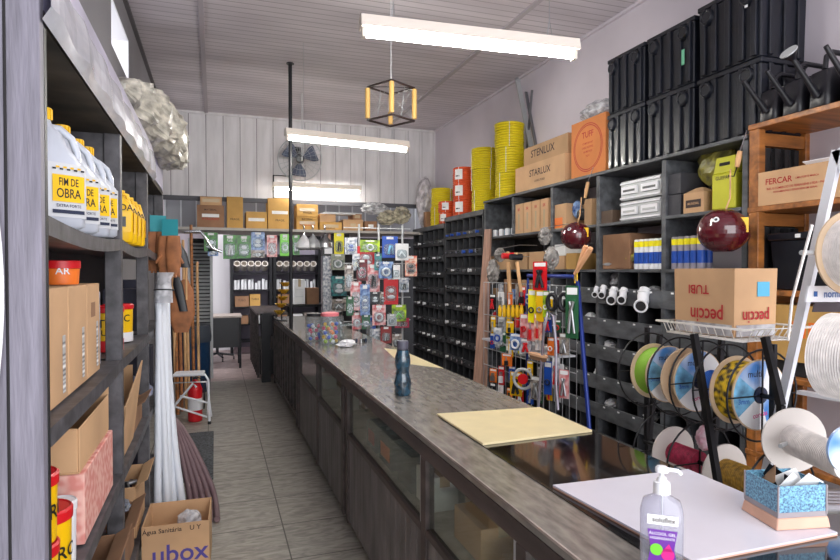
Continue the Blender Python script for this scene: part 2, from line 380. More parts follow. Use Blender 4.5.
# mezzanine floor over the rear opening with its grey boarding
MZ = 2.115
struct('trim_7', MB().box(XL, 3.3, 8.30, 9.3, MZ - .035, MZ, mat('pale_shelf_edge', (178, 172, 166), .6)))
mw = MB(); mw.box(XL, 3.4, 9.2, 9.24, MZ, 3.0, mat('grey_rear_boarding', (128, 128, 132), .7))
for k in range(20): mw.box(XL + k * .21, XL + k * .21 + .02, 9.19, 9.2, MZ, 2.9, GREYM)
struct('wall_mezzanine', mw)
# back room
struct('wall_rear', MB().box(-1.6, 4.0, 13.0, 13.1, 0, 3.2, PAINTW))
struct('wall_rear_left', MB().box(-1.7, -1.6, 9.0, 13.1, 0, 3.2, PAINTW))
struct('wall_rear_right', MB().box(3.9, 4.0, 8.8, 13.1, 0, 3.2, PAINTW))
struct('ceiling_rear', MB().box(-1.7, 4.0, 9.3, 13.1, 3.0, 3.08, PAINTW))
struct('wall_inner', MB().box(-.1, .34, 12.0, 12.1, 0, 3.0, mat('bright_white_partition', (238, 236, 240), .6)))
struct('wall_dark_partition', MB().box(2.0, 3.3, 9.6, 9.66, 0, MZ - .035, mat('dark_partition', (30, 30, 34), .7)))

# ================================================================= LEFT SHELVING
XF = -.36
sh = thing('wall_shelving', 'grey painted wooden shelving along the left wall with silver film on its fascia', 'shelving', (0, 0, 0))
e = MB(); e.box(XL + .004, XF, 1.50, 1.535, 0, 2.55, GREYP)
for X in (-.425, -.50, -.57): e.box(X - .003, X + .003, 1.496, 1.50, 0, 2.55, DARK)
e.build('side_panel', sh, .002)
MB().box(XF - .028, XF, 1.536, 1.56, 0, 2.12, RACKD).build('post', sh, .002)
for yy in (2.66, 3.66, 4.72):
    MB().box(XF - .06, XF, yy, yy + .05, 0, 2.1, SHELFG).build('post', sh, .003)
    MB().box(XL + .01, XF - .06, yy + .012, yy + .035, 1.70, 2.1, SHELFG).build('divider', sh)
MB().box(XL + .004, XL + .018, 1.54, 4.75, .0, 2.1, mat('dark_shelf_back', (44, 42, 46), .7)).build('back_panel', sh)
MB().box(XL + .02, XF - .002, 1.537, 4.77, 2.10, 2.13, mat('stained_shelf_top', (70, 62, 52), .8, vary=.5, scale=4)).build('top_board', sh)
for z, y1 in ((1.655, 4.71), (1.165, 4.71), (.70, 4.71), (.18, 4.71)):
    for a, b in ((1.562, 2.658), (2.712, 3.658), (3.712, 4.718)):
        m = MB(); n = 10
        for k in range(n):
            t0, t1 = k / n, (k + 1) / n; sag = .018 if z > 1.6 else .006
            za, zb = z - sag * math.sin(PI * t0), z - sag * math.sin(PI * t1); ya, yb = a + (b - a) * t0, a + (b - a) * t1
            m.hexa([(XL + .02, ya, za - .012), (XF, ya, za - .025), (XF, yb, zb - .025), (XL + .02, yb, zb - .012), (XL + .02, ya, za + .02), (XF, ya, za + .02), (XF, yb, zb + .02), (XL + .02, yb, zb + .02)], SHELFG)
        m.build('shelf_board', sh)
m = MB(); n = 44; rnd = random.Random(3); prev = None
for k in range(n + 1):
    y = 1.50 + k * (4.0 - 1.50) / n; wv = .004 * math.sin(k * 1.1) + rnd.uniform(-.0015, .0015)
    row = [(XF + .006, y, 2.10), (XF + .024 + wv, y, 2.13 + wv), (XF + .022 + wv, y, 2.19), (XF + .012 + wv * .6, y, 2.25 + wv), (XF + .002, y, 2.31), (XF - .05, y, 2.345)]
    if prev:
        for j in range(5): m.add([prev[j], row[j], row[j + 1], prev[j + 1]], [(0, 1, 2, 3)], SILV if j < 3 else mat('lavender_film', (196, 192, 212), .3, vary=.1, scale=5), True)
    prev = row
m.build('fascia_film', sh)
MB().box(XF - .03, XF - .001, 1.537, 4.76, 2.135, 2.29, mat('lavender_fascia', (150, 146, 172), .5)).build('fascia', sh)
# note on the near panel
t = MB(); n = 8; P = []
for k in range(n):
    a = k / (n - 1); P.append((-.45, 1.488 - .012 * math.sin(a * PI), 1.26 + a * .49))
m = MB()
for k in range(n - 1):
    z0 = P[k][2]; z1 = P[k + 1][2]; y0 = P[k][1]; y1 = P[k + 1][1]
    w0 = .02 * math.sin(PI * (k / (n - 1))); w1 = .02 * math.sin(PI * ((k + 1) / (n - 1)))
    m.add([(-.62, 1.492, z0), (-.444 + w0, y0, z0), (-.444 + w1, y1, z1), (-.62, 1.492, z1)], [(0, 1, 2, 3)], WHITEP, True)
o = m.build('paper_note'); tag(o, 'white paper notice curling off the nearest grey shelf panel', 'paper')
so = o.modifiers.new('thick', 'SOLIDIFY'); so.thickness = .0006

def superbody(m, secs, mt, **k): m.loft(secs, mt, **k)
# --- white jugs
def make_jug():
    t = thing('cleaner_jug', 'x', 'jug', group='white cleaner jugs on the top left shelf')
    m = MB(); H = .30
    m.loft([(0, .055, .075, 3.5, 0, 0), (.008, .066, .088, 3.5, 0, 0), (.05, .07, .092, 3.2, 0, 0), (.17, .07, .092, 3.2, 0, 0), (.185, .067, .088, 3, 0, 0), (.23, .056, .056, 2.6, .0, -.012), (.265, .042, .046, 2.2, 0, -.01), (.285, .024, .026, 2, 0, -.012), (.30, .02, .02, 2, 0, -.012)], JUGW)
    m.build('body', t)
    h = MB(); h.tube([(0, .0, .282), (.0, .035, .284), (.0, .07, .262), (.0, .086, .225), (.0, .088, .165)], .011, JUGW); h.build('handle', t)
    c = MB(); c.cyl((0, -.012, .30), (0, -.012, .332), .024, .023, YEL, 18)
    for k in range(12): a = k * PI / 6; c.box(-.002, .002, .022, .0255, .302, .33, YEL, Matrix.Translation((0, -.012, 0)) @ Matrix.Rotation(a, 4, 'Z'))
    c.build('cap', t)
    l = MB()
    l.loft([(.03, .0712, .0932, 3.2, 0, 0), (.178, .0712, .0932, 3.2, 0, 0)], mat('label_white', (206, 208, 212), .5), caps=False)
    for sx, sy in ((1, 0), (0, -1)):
        off = .018 if sx else 0.0
        r = Vector((0, 1, 0)) if sx else Vector((1, 0, 0)); nrm = Vector((1, 0, 0)) if sx else Vector((0, -1, 0)); D = .0735 if sx else .0952; hw = .045 if sx else .036
        P = lambda a, z, d=0: nrm * (D + d) + r * (a + off) + Vector((0, 0, z))
        l.quad(P(-hw, .072), P(hw, .072), P(hw, .145), P(-hw, .145), YEL)
        for q in range(9):
            l.quad(P(-hw + q * hw / 4.5, .158 + (q % 2) * .005), P(-hw + (q + 1) * hw / 4.5, .158 + (q % 2) * .005), P(-hw + (q + 1) * hw / 4.5, .163 + (q % 2) * .005), P(-hw + q * hw / 4.5, .163 + (q % 2) * .005), YEL if q % 2 else BLACK)
        l.quad(P(-hw, .040), P(hw, .040), P(hw, .05), P(-hw, .05), NAVY)
        l.text('FIM DE', P(0, .125, .0006), r, (0, 0, 1), .03, BLACK, .62); l.text('OBRA', P(0, .094, .0006), r, (0, 0, 1), .036, BLACK, .72)
        l.text('EXTRA FORTE', P(0, .061, .0006), r, (0, 0, 1), .011, NAVY)
    l.build('wrap_label', t)
    return t
jug = make_jug()
for k, (y, lab) in enumerate(((1.73, 'white jug of builder cleaner partly hidden behind the nearest shelf post'), (1.95, 'large white jug with yellow cap, its rounded handle facing out, second from the near post'), (2.17, 'white jug with yellow cap in the middle of the row on the top left shelf'), (2.38, 'white jug with yellow label, fourth back in the jug row'), (2.56, 'farthest white jug, against the shelf divider'))):
    loc = ((-.53 if k == 0 else -.452), y, 1.668 if 1.9 < y < 2.5 else 1.676); s = dup(jug, loc, math.radians(-48), lab) if k else jug
    if not k: s.location = loc; s.rotation_euler.z = math.radians(-48); s['label'] = lab
    s.scale = (1.0, 1.0, 1.03)
# --- yellow bottles in bay two
def make_ybottle():
    t = thing('yellow_bottle', 'x', 'bottle', group='yellow bottles on the second bay')
    m = MB(); m.loft([(0, .05, .04, 4, 0, 0), (.01, .055, .045, 4, 0, 0), (.13, .055, .045, 4, 0, 0), (.16, .045, .037, 3, 0, 0), (.19, .02, .02, 2, -.01, 0), (.20, .018, .018, 2, -.01, 0)], YEL); m.build('body', t)
    MB().cyl((-.01, 0, .20), (-.01, 0, .225), .02, .018, YEL, 14).build('cap', t)
    MB().tube([(.0, 0, .195), (.035, 0, .19), (.048, 0, .14)], .008, YEL).build('handle', t)
    l = MB(); l.box(-.04, .04, -.0465, -.0455, .04, .12, YEL); l.box(.0555, .0565, -.03, .03, .04, .12, YEL)
    l.text('SODA', (0, -.047, .135), (1, 0, 0), (0, 0, 1), .035, INKD); l.box(-.02, .02, -.0475, -.0468, .06, .10, BLACK); l.box(.0568, .0575, -.018, .018, .055, .105, BLACK)
    l.build('label', t); return t
yb = make_ybottle()
for k, (y, z, lab) in enumerate(((3.02, 1.678, 'yellow caustic bottle nearest the divider in the second bay'), (3.18, 1.676, 'yellow bottle second in the short yellow row'), (3.34, 1.676, 'yellow bottle third in the short yellow row'), (3.5, 1.678, 'yellow bottle at the far end of the short row, near the third post'))):
    s = yb if k == 0 else dup(yb, (0, 0, 0), 0, lab); s.location = (-.42, y, z); s['label'] = lab; s.rotation_euler.z = math.radians(20); s.scale = (1.1, 1.1, 1.15)

# --- cartons
def carton(name, x0, x1, y0, y1, z0, z1, m, label, rz=0, tape='x', text=None, group=None, open_top=False, inner=None, sticker=None, flaps=None):
    cx, cy = (x0 + x1) / 2, (y0 + y1) / 2; a, b, h = (x1 - x0) / 2, (y1 - y0) / 2, z1 - z0
    t = thing(name, label, 'box', (cx, cy, z0), rz, group)
    bd = MB()
    if not open_top:
        bd.box(-a, a, -b, b, 0, h, m)
    else:
        w = .005
        bd.box(-a, a, -b, b, 0, w, m); bd.box(-a, -a + w, -b, b, w, h, m); bd.box(a - w, a, -b, b, w, h, m); bd.box(-a + w, a - w, -b, -b + w, w, h, m); bd.box(-a + w, a - w, b - w, b, w, h, m)
    if text:
        for face, s, u, v, hh, ink in text:
            if face == 'F': o_, r_ = Vector((u * a, -b - .0012, v * h)), Vector((1, 0, 0))
            elif face == 'L': o_, r_ = Vector((-a - .0012, -u * b, v * h)), Vector((0, -1, 0))
            else: o_, r_ = Vector((a + .0012, u * b, v * h)), Vector((0, 1, 0))
            up = Vector((0, 0, 1))
            if hh < 0: hh = -hh; r_ = -r_; up = -up
            bd.text(s, o_, r_, up, hh, ink)
    bd.build('carton_body', t, .0025)
    if open_top:
        fl = flaps if flaps is not None else ('f', 'b', 'l', 'r'); L = min(a, b) * .8
        for q in fl:
            f = MB(); d = L * .75; e_ = L * .55
            if q == 'f': f.hexa([(-a, -b - .001, h), (a, -b - .001, h), (a, -b + .003, h), (-a, -b + .003, h), (-a + .004, -b - d, h - e_), (a - .004, -b - d, h - e_), (a - .004, -b - d + .004, h - e_), (-a + .004, -b - d + .004, h - e_)], m)
            if q == 'b': f.hexa([(-a, b - .003, h), (a, b - .003, h), (a, b + .001, h), (-a, b + .001, h), (-a + .004, b + d * .3, h + e_), (a - .004, b + d * .3, h + e_), (a - .004, b + d * .3 + .004, h + e_), (-a + .004, b + d * .3 + .004, h + e_)], m)
            if q == 'l': f.hexa([(-a - .001, -b, h), (-a + .003, -b, h), (-a + .003, b, h), (-a - .001, b, h), (-a - d * .4, -b, h + e_), (-a - d * .4 + .004, -b, h + e_), (-a - d * .4 + .004, b, h + e_), (-a - d * .4, b, h + e_)], m)
            if q == 'r': f.hexa([(a - .003, -b, h), (a + .001, -b, h), (a + .001, b, h), (a - .003, b, h), (a + d * .7, -b, h + e_ * .6), (a + d * .7 + .004, -b, h + e_ * .6), (a + d * .7 + .004, b, h + e_ * .6), (a + d * .7, b, h + e_ * .6)], m)
            f.build('flap', t)
        if inner:
            inner(t, a, b, h)
    elif tape:
        tp = MB()
        if tape == 'x': tp.box(-a - .001, a + .001, -.022, .022, h, h + .001, TAPE); tp.box(-a - .0015, -a - .0008, -.022, .022, h * .72, h, TAPE); tp.box(a + .0008, a + .0015, -.022, .022, h * .72, h, TAPE)
        else: tp.box(-.022, .022, -b - .001, b + .001, h, h + .001, TAPE); tp.box(-.022, .022, -b - .0015, -b - .0008, h * .7, h, TAPE)
        tp.build('tape', t)
    if sticker:
        for face, u, v, w, hh, mt in sticker:
            st = MB()
            if face == 'F': st.box(u * a - w / 2, u * a + w / 2, -b - .0014, -b - .0006, v * h - hh / 2, v * h + hh / 2, mt)
            elif face == 'L': st.box(-a - .0014, -a - .0006, -u * b - w / 2, -u * b + w / 2, v * h - hh / 2, v * h + hh / 2, mt)
            else: st.box(a + .0006, a + .0014, u * b - w / 2, u * b + w / 2, v * h - hh / 2, v * h + hh / 2, mt)
            st.build('sticker', t)
    return t
# three tall cartons mid shelf, bay one
BAR = mat('barcode_print', (236, 234, 232), .8, c2=(70, 70, 74), scale=90, stretch=(0, 0, 1), detail=0)
zz = 1.187
for k, (y0, y1, lab) in enumerate(((1.70, 1.93, 'tall kraft carton nearest the front post on the middle left shelf'), (1.94, 2.19, 'tall kraft carton in the middle of the three on the middle left shelf'), (2.20, 2.42, 'tall kraft carton with a torn patch, farthest of the three tall ones'))):
    carton('tall_carton', -.64, -.40, y0, y1, zz, zz + .315, CARD, lab, tape=None, group='tall cartons on the middle left shelf', sticker=[('R', .55, .32, .03, .16, BAR)] + ([('R', -.1, .72, .07, .05, CARD4)] if k == 2 else []))
carton('slim_grey_box', -.60, -.42, 2.46, 2.56, zz, zz + .28, mat('grey_printed_card', (172, 172, 182), .6, vary=.3, scale=30), 'slim grey printed box between the tall cartons and the post', tape=None)
def tin(name, r, h, body, lid, label, loc, text=None, rz=0, group=None, lidh=.2, bail=False, band=None):
    t = thing(name, label, 'tin' if name.endswith('tin') else 'bucket', loc, rz, group)
    m = MB(); m.lathe([(r * .93, 0), (r * .95, .004), (r, h * (1 - lidh))], body, 24)
    if text:
        for s, z, hh, ink in text:
            # lettering bent around the wall
            vs, fs = text_mesh(s); R = r * .985
            out = []
            for p in vs:
                a = -PI / 2 + p.x * hh / R; zz_ = z * h + p.y * hh; rr = R + .0025
                out.append((math.cos(a) * rr, math.sin(a) * rr, zz_))
            m.add(out, fs, ink)
    m.build('body', t)
    if band:
        z0, z1, mt = band; MB().lathe([(r * .99 + .0005, z0 * h), (r * 1.0 + .0005, z1 * h)], mt, 24, capb=False, capt=False).build('label_band', t)
    l = MB(); l.lathe([(r * 1.0, h * (1 - lidh) + .0005), (r * 1.05, h * (1 - lidh) + .002), (r * 1.06, h * .97), (r * .98, h), (r * .92, h * .985)], lid, 24); l.build('lid', t)
    return t
tin('paint_tin', .055, .075, SKIN, RED, 'small orange and red tin lying on top of the tall cartons', (-.46, 2.12, zz + .318), text=[('AR', .55, .03, WHITE)], rz=math.radians(20), lidh=.35)
# open carton stack between the two lower shelves (bay one)
z3 = .722
def crumple(mt, seed, n=3, sc=1.0):
    def f(t, a, b, h):
        rnd = random.Random(seed); m = MB()
        for k in range(n): m.blob((rnd.uniform(-a, a) * .4, rnd.uniform(-b, b) * .4, h * .72 + rnd.uniform(-.01, .02)), a * .45 * sc, b * .45 * sc, h * .2, mt, seed + k, .25)
        m.build('contents', t)
    return f
carton('crushed_carton', -.63, -.375, 2.0, 2.52, z3, z3 + .215, PINKC, 'pink patterned carton with a barcode under the open kraft box, lower left', tape=None, sticker=[('F', .55, .45, .07, .09, BAR)])
carton('open_carton', -.645, -.385, 1.99, 2.50, z3 + .218, z3 + .355, CARD, 'wide open kraft carton stacked on the pink carton, lower left shelf', open_top=True, flaps=('b',), inner=crumple(YEL, 4, 2, .5))
carton('kraft_carton', -.64, -.43, 2.56, 2.64, z3 + .218, z3 + .40, CARD4, 'dark kraft carton with black lettering behind the open box', tape=None, text=[('R', 'PELIBR', 0, .6, .05, BLACK), ('F', 'PELIBR', .1, .8, .05, BLACK)])
carton('brown_carton', -.63, -.375, 2.1, 2.6, .202, .50, CARD4, 'brown open carton on the lowest left shelf', open_top=True, flaps=('r',))
# paint buckets bay one
G = 'paint buckets at the lower left'
tin('paint_bucket', .066, .168, YEL, RED, 'yellow bucket with a red lid at the bottom of the front stack, lower left', (-.432, 1.64, .722), text=[('HIDRO', .45, .05, BLACK)], rz=math.radians(50), lidh=.18, group=G)
tin('paint_bucket', .066, .168, YEL, RED, 'yellow bucket with a red lid and black lettering, topmost at the lower left', (-.432, 1.64, .893), text=[('HIDRO', .45, .05, BLACK)], rz=math.radians(50), lidh=.18, group=G)
tin('paint_bucket', .064, .205, YEL, RED, 'yellow bucket with a red lid standing just behind the front stack', (-.428, 1.775, .722), text=[('HIDRO', .45, .05, BLACK)], rz=math.radians(30), lidh=.16, group=G)
tin('paint_bucket', .045, .18, WHITE, WHITE, 'white bucket between the yellow buckets and the pink carton', (-.420, 1.888, .722), lidh=.16, group=G)
tin('black_bucket', .06, .30, BLACK, BLACK, 'black bucket behind the stacked yellow buckets, lower left', (-.56, 1.90, .722), lidh=.1)
# bay two, middle: red lidded pails, torn carton, bags and parts bins
tin('paint_pail', .075, .20, YEL, RED, 'yellow and white pail with a red lid on the middle left shelf, nearer of two', (-.47, 2.98, 1.187), text=[('TEC', .62, .05, BLACK), ('GUTEX', .42, .035, BLACK)], rz=math.radians(20), lidh=.14, group='red lidded pails', band=(.0, .25, RED))
tin('paint_pail', .07, .19, YEL, RED, 'yellow and white pail with a red lid, farther of two on the middle left shelf', (-.47, 3.35, 1.187), text=[('TEC', .62, .05, BLACK)], rz=math.radians(20), lidh=.14, group='red lidded pails', band=(.0, .25, WHITE))
m = MB(); t = thing('torn_carton', 'tall kraft carton with a torn open top on the lower shelf of the second bay', 'box', (-.485, 2.98, .724))
a, b = .10, .22
m.box(-a, a, -b, b, 0, .006, CARD); m.hexa([(-a, -b, 0), (a, -b, 0), (a, -b + .006, 0), (-a, -b + .006, 0), (-a, -b - .02, .30), (a + .03, -b - .02, .25), (a + .03, -b - .014, .25), (-a, -b - .014, .30)], CARD)
m.hexa([(a - .006, -b, 0), (a, -b, 0), (a, b, 0), (a - .006, b, 0), (a + .024, -b - .02, .25), (a + .03, -b - .02, .25), (a + .045, b, .38), (a + .039, b, .38)], CARD)
m.hexa([(-a, -b, 0), (-a + .006, -b, 0), (-a + .006, b, 0), (-a, b, 0), (-a, -b - .02, .30), (-a + .006, -b - .02, .30), (-a + .006, b, .36), (-a, b, .36)], CARD)
m.box(-a, a, b - .006, b, 0, .36, CARD); m.build('carton_body', t); crumple(CARD4, 5, 3)(t, a, b, .28)
def bag(name, label, loc, rx, ry, rz_, mt, seed, jit=.2, cat='bag', group=None):
    o = MB().blob((0, 0, rz_), rx, ry, rz_, mt, seed, max(jit, .1), 20, 14).build(name, None, 0, loc)
    for p in o.data.polygons: p.use_smooth = False
    return tag(o, label, cat, group)
bag('plastic_bag', 'blue grey plastic bag slumped on the shelf beside the white pipes', (-.46, 3.9, .725), .09, .14, .09, mat('blue_grey_film', (122, 128, 152), .3, vary=.3), 8)
def parts_bin(x0, x1, y0, y1, z0, h, mt, label, seed):
    def inner(t, a, b, hh):
        rnd = random.Random(seed)
        for k in range(9):
            m = MB(); cx, cy = rnd.uniform(-a, a) * .7, rnd.uniform(-b, b) * .75; ang = rnd.uniform(0, PI); d = Vector((math.cos(ang), math.sin(ang), rnd.uniform(-.2, .2))) * .035
            c = Vector((cx, cy, hh * .7 + rnd.uniform(.0, .03))); m.cyl(c - d, c + d, .015, .015, rnd.choice([BLACK, STEEL, MAUVE, CARD4, NAVY]), 10); m.build('loose_part', t)
    return carton('parts_carton', x0, x1, y0, y1, z0, z0 + h, mt, label, open_top=True, flaps=('r',), inner=inner)
parts_bin(-.62, -.39, 3.26, 3.62, .724, .13, CARD4, 'low open carton of black and metal parts in the second bay', 11)
parts_bin(-.62, -.38, 2.76, 3.16, .204, .22, CARD4, 'open carton of wrapped parts on the lowest shelf of the second bay', 12)
bag('parts_bag', 'clear bag of blue and black parts resting on the low open carton', (-.47, 2.95, .43), .09, .13, .045, mat('grey_blue_mixed_parts', (150, 158, 176), .3, c2=(40, 44, 60), scale=30), 13)
parts_bin(-.62, -.38, 3.24, 3.62, .204, .26, CARD, 'taller open carton on the lowest shelf beside the third post', 14)
# dark goods in bay three
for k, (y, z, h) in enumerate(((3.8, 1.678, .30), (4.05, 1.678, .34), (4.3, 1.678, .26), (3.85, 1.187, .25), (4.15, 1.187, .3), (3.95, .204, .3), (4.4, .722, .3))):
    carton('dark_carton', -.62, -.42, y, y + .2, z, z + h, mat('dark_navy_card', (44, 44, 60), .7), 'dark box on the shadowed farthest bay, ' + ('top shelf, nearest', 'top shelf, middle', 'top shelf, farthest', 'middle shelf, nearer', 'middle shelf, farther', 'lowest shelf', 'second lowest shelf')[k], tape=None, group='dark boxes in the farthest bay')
# film bundle on top of the shelving
m = MB(); rnd = random.Random(21); secs = []
for k in range(29):
    q = k / 28; sz = math.sin(PI * min(1, max(0, q * 1.02))) ** .45 if 0 < k < 28 else .15
    secs.append((q * 1.9, (.13 + .05 * q) * sz, (.15 + .05 * q) * sz, 2.3 + (k % 3) * .5, .0 + .12 * q + .03 * math.sin(k * 1.7), -.02 * q + .05 * q * q))
m.loft(secs, FILMB, 34, Matrix.Translation((-.43, 3.25, 2.46)) @ Matrix.Rotation(-PI / 2, 4, 'X'), True, .12, rnd)
o = m.build('film_bundle')
for p in o.data.polygons: p.use_smooth = False
tag(o, 'long bundle wrapped in crumpled translucent film on top of the left shelving', 'bundle')
# gloves on cards and leather holster hanging from the shelf end
def glove_card(label, loc, rz, seed):
    t = thing('work_gloves', label, 'gloves', loc, rz, 'gloves hanging at the shelf end')
    MB().box(-.05, .05, -.003, .003, .0, .11, TEAL).build('header_card', t)
    for sx in (-1, 1):
        g = MB(); g.loft([(-.26, .022, .012, 2.4, 0, 0), (-.20, .045, .016, 3, 0, 0), (-.10, .05, .018, 3, 0, 0), (-.0, .04, .014, 3, 0, 0)], LEATH, 16, Matrix.Translation((sx * .028, -.02 - .012 * sx, 0)))
        for q in range(4): g.tube([(sx * .028 - .03 + q * .02, -.02 - .012 * sx, -.19), (sx * .028 - .032 + q * .021, -.022 - .012 * sx, -.28 + abs(q - 1.5) * .014)], [.011, .008], LEATH, 8)
        g.tube([(sx * .05, -.02, -.12), (sx * .085, -.02, -.18)], [.012, .008], LEATH, 8)
        g.build('glove', t)
    return t
p = onY(158, 232, 4.3); glove_card('brown leather gloves on a teal card, nearest the shelf', (p.x, 4.3, p.z), .2, 1)
p = onY(170, 236, 4.2); glove_card('brown leather gloves on a teal card, in front of the black pouch', (p.x, 4.2, p.z), -.15, 2)
t = thing('tool_pouch', 'black cloth pouch hanging over the brown gloves', 'pouch', tuple(onY(170, 238, 4.32)))
m = MB(); m.loft([(-.20, .03, .012, 3, .10, 0), (-.1, .05, .02, 3, .055, 0), (.0, .05, .02, 3, 0, 0), (.10, .04, .012, 3, -.05, 0)], BLACK, 16); m.build('cloth', t); MB().tube([(.10, 0, -.2), (.1, 0, -.42)], .007, LIGHTW).build('strap', t)
t = thing('leather_holster', 'tan leather tool holster with a black inset hanging among the tool handles', 'holster', tuple(onY(181, 298, 4.8)))
m = MB(); m.loft([(-.26, .05, .014, 3, .0, 0), (-.12, .10, .025, 3, 0, 0), (.05, .08, .022, 3, .01, 0), (.14, .02, .01, 3, .03, 0)], LEATH, 18); m.build('holster_body', t)
m = MB(); m.loft([(-.10, .03, .01, 3, .02, -.026), (.10, .035, .01, 3, -.02, -.026), (.16, .02, .008, 3, -.03, -.024)], BLACK, 14); m.build('inset', t)
# white pvc pipes standing in front of the shelf
PVC = mat('white_pvc', (226, 230, 238), .35)
for k in range(6):
    top = onY((158, 161.5, 165, 159.5, 163, 166.5)[k], (292, 294, 296, 294, 300, 305)[k], 4.05 + .03 * (k % 3)); bx = (-.27, -.305, -.24, -.33, -.275, -.235)[k]
    foot = Vector((bx, 3.78 + .05 * (k % 3) + .0, .006)); bend = .03 * math.sin(k * 2.1)
    pts = [foot + (top - foot) * q + Vector((bend * .5 * math.sin(q * PI), 0, 0)) + Vector((.05 * (1 - q) ** 2 if k == 5 else 0, 0, .015)) for q in [i / 8 for i in range(9)]]
    o = MB().tube(pts, .0205 + .002 * (k % 2), PVC, 12).build('plastic_pipe'); tag(o, 'white plastic pipe standing upright against the grey shelf end', 'pipe', 'white plastic pipes at the shelf end')
t = thing('pipe_binding', 'white plastic sheet tied around the tops of the standing pipes', 'wrap', tuple(onY(164, 290, 4.0)))
m = MB(); m.loft([(-.08, .055, .04, 2.2, 0, 0), (.0, .05, .04, 2.2, 0, 0), (.06, .04, .035, 2, .0, 0), (.11, .05, .03, 2, .01, 0)], FILM, 16, None, False, .08, random.Random(3)); m.build('sheet', t); MB().ring((0, 0, .0), (0, 0.1, 1), .058, .004, BLACK, 20, 5).build('string', t)
# long tool handles
specs = [(172, 240, 176, 396, 6.75, LIGHTW, .017), (178, 250, 182, 392, 6.85, LEATH, .018), (186, 262, 189, 385, 7.2, LIGHTW, .017), (191, 225, 194, 380, 7.3, PINE, .018), (197, 262, 199, 375, 7.5, LIGHTW, .017), (183, 240, 186, 390, 6.95, LIGHTW, .016), (175, 300, 178, 396, 6.7, PINE, .018)]
for k, (x0, y0, x1, y1, Y, mt, r) in enumerate(specs):
    a = onY(x0, y0, Y + .25); b = onY(x1, y1, Y); b.z = .02
    o = MB().tube([b, a], r, mt, 10).build('wooden_stick')
    tag(o, 'long wooden stick leaning upright behind the step stool', 'stick', 'wooden sticks leaning by the left wall')
# rear tall white drum and dark blue barrel
def barrel():
    p = onZ(200, 380, 0); t = thing('plastic_barrel', 'dark blue barrel with a grey rim behind the wooden handles', 'barrel', (-.30, 8.05, 0))
    MB().lathe([(.20, 0), (.23, .05), (.24, .35), (.235, .6), (.24, .64)], mat('dark_blue_barrel', (24, 52, 84), .35), 24).build('body', t)
    MB().lathe([(.25, .64), (.255, .70), (.24, .84), (.235, .85), (.22, .85)], mat('dark_grey_tub', (62, 68, 78), .5), 24, capb=False).build('rim', t)
barrel()
# step stool (white tube) holding extinguisher between its legs
t = thing('step_stool', 'white folding step stool of bent tube standing by the tool handles', 'stool', (-.23, 6.3, 0), math.radians(-6))
W = mat('white_enamel_tube', (228, 230, 236), .35)
m = MB(); m.tube([(-.2, 0, .02), (-.2, .0, .45), (-.17, 0, .5), (.13, 0, .5), (.16, 0, .45), (.17, 0, .02)], .013, W, 10); m.build('front_frame', t)
m = MB(); m.tube([(-.2, .25, .02), (-.17, .05, .42), (.14, .05, .42), (.16, .25, .02)], .011, W, 10); m.build('rear_frame', t)
m = MB(); m.box(-.16, .12, -.09, .1, .505, .53, W); m.build('seat', t, .006)
m = MB(); m.tube([(-.16, -.02, .2), (.02, -.02, .42), (.05, -.02, .38)], .012, W); m.tube([(-.16, -.02, .2), (.15, -.03, .08), (.16, -.02, .22), (-.1, -.02, .3)], .011, W); m.build('folded_steps', t)
for sx, sy in ((-.2, 0), (.17, 0)): MB().cyl((sx, sy, 0), (sx, sy, .03), .017, .015, BLACK, 12).build('foot', t)
t = thing('fire_extinguisher', 'red fire extinguisher standing between the stool and the handles', 'extinguisher', (-.2, 6.46, 0))
m = MB(); m.lathe([(.06, 0), (.07, .01), (.07, .33), (.05, .39), (.02, .42), (.018, .44)], RED, 20); m.build('cylinder', t)
m = MB(); m.box(-.02, .02, -.06, .03, .44, .455, BLACK); m.box(-.01, .01, -.08, .03, .47, .48, BLACK); m.cyl((0, 0, .44), (0, 0, .475), .015, .012, CHROME); m.build('valve', t)
m = MB(); m.tube([(.02, 0, .45), (.085, 0, .42), (.09, 0, .2), (.085, 0, .12)], .008, BLACK); m.build('hose', t)
m = MB(); m.lathe([(.0708, .12), (.0708, .24)], WHITE, 20, capb=False, capt=False); m.build('label', t)
# netting mat on the floor
o = MB().box(-.36, -.02, 4.6, 5.95, .001, .012, NET).build('netting_mat'); tag(o, 'dark grey netting lying on the floor below the tool handles', 'mat')
# mauve hose coil
for k in range(5):
    R = .34 + k * .032; pts = []
    for i in range(14):
        a = i / 13 * PI * .55; pts.append((-.34 + math.sin(a) * (.12 + .045 * k), 4.36 + .02 * k - .0, .03 + (1 - math.sin(a)) * (.42) * (1 if i < 14 else 0) * .9))
    base = Vector((-.27 + .028 * k, 4.12, .02)); pts = [(-.28 + .004 * k, 4.5, .50 - .005 * k), (-.268 + .012 * k, 4.42, .44), (-.235 + .022 * k, 4.33, .33), (-.20 + .030 * k, 4.26, .20), (-.175 + .036 * k, 4.21, .09), (-.165 + .039 * k, 4.16, .028), (-.16 + .040 * k, 4.0, .022), (-.16 + .041 * k, 3.8, .022)]
    o = MB().tube(pts, .019, MAUVE, 12).build('flexible_hose'); tag(o, 'mauve flexible hose curving down to the floor behind the carton, among five', 'hose', 'mauve hoses on the floor')
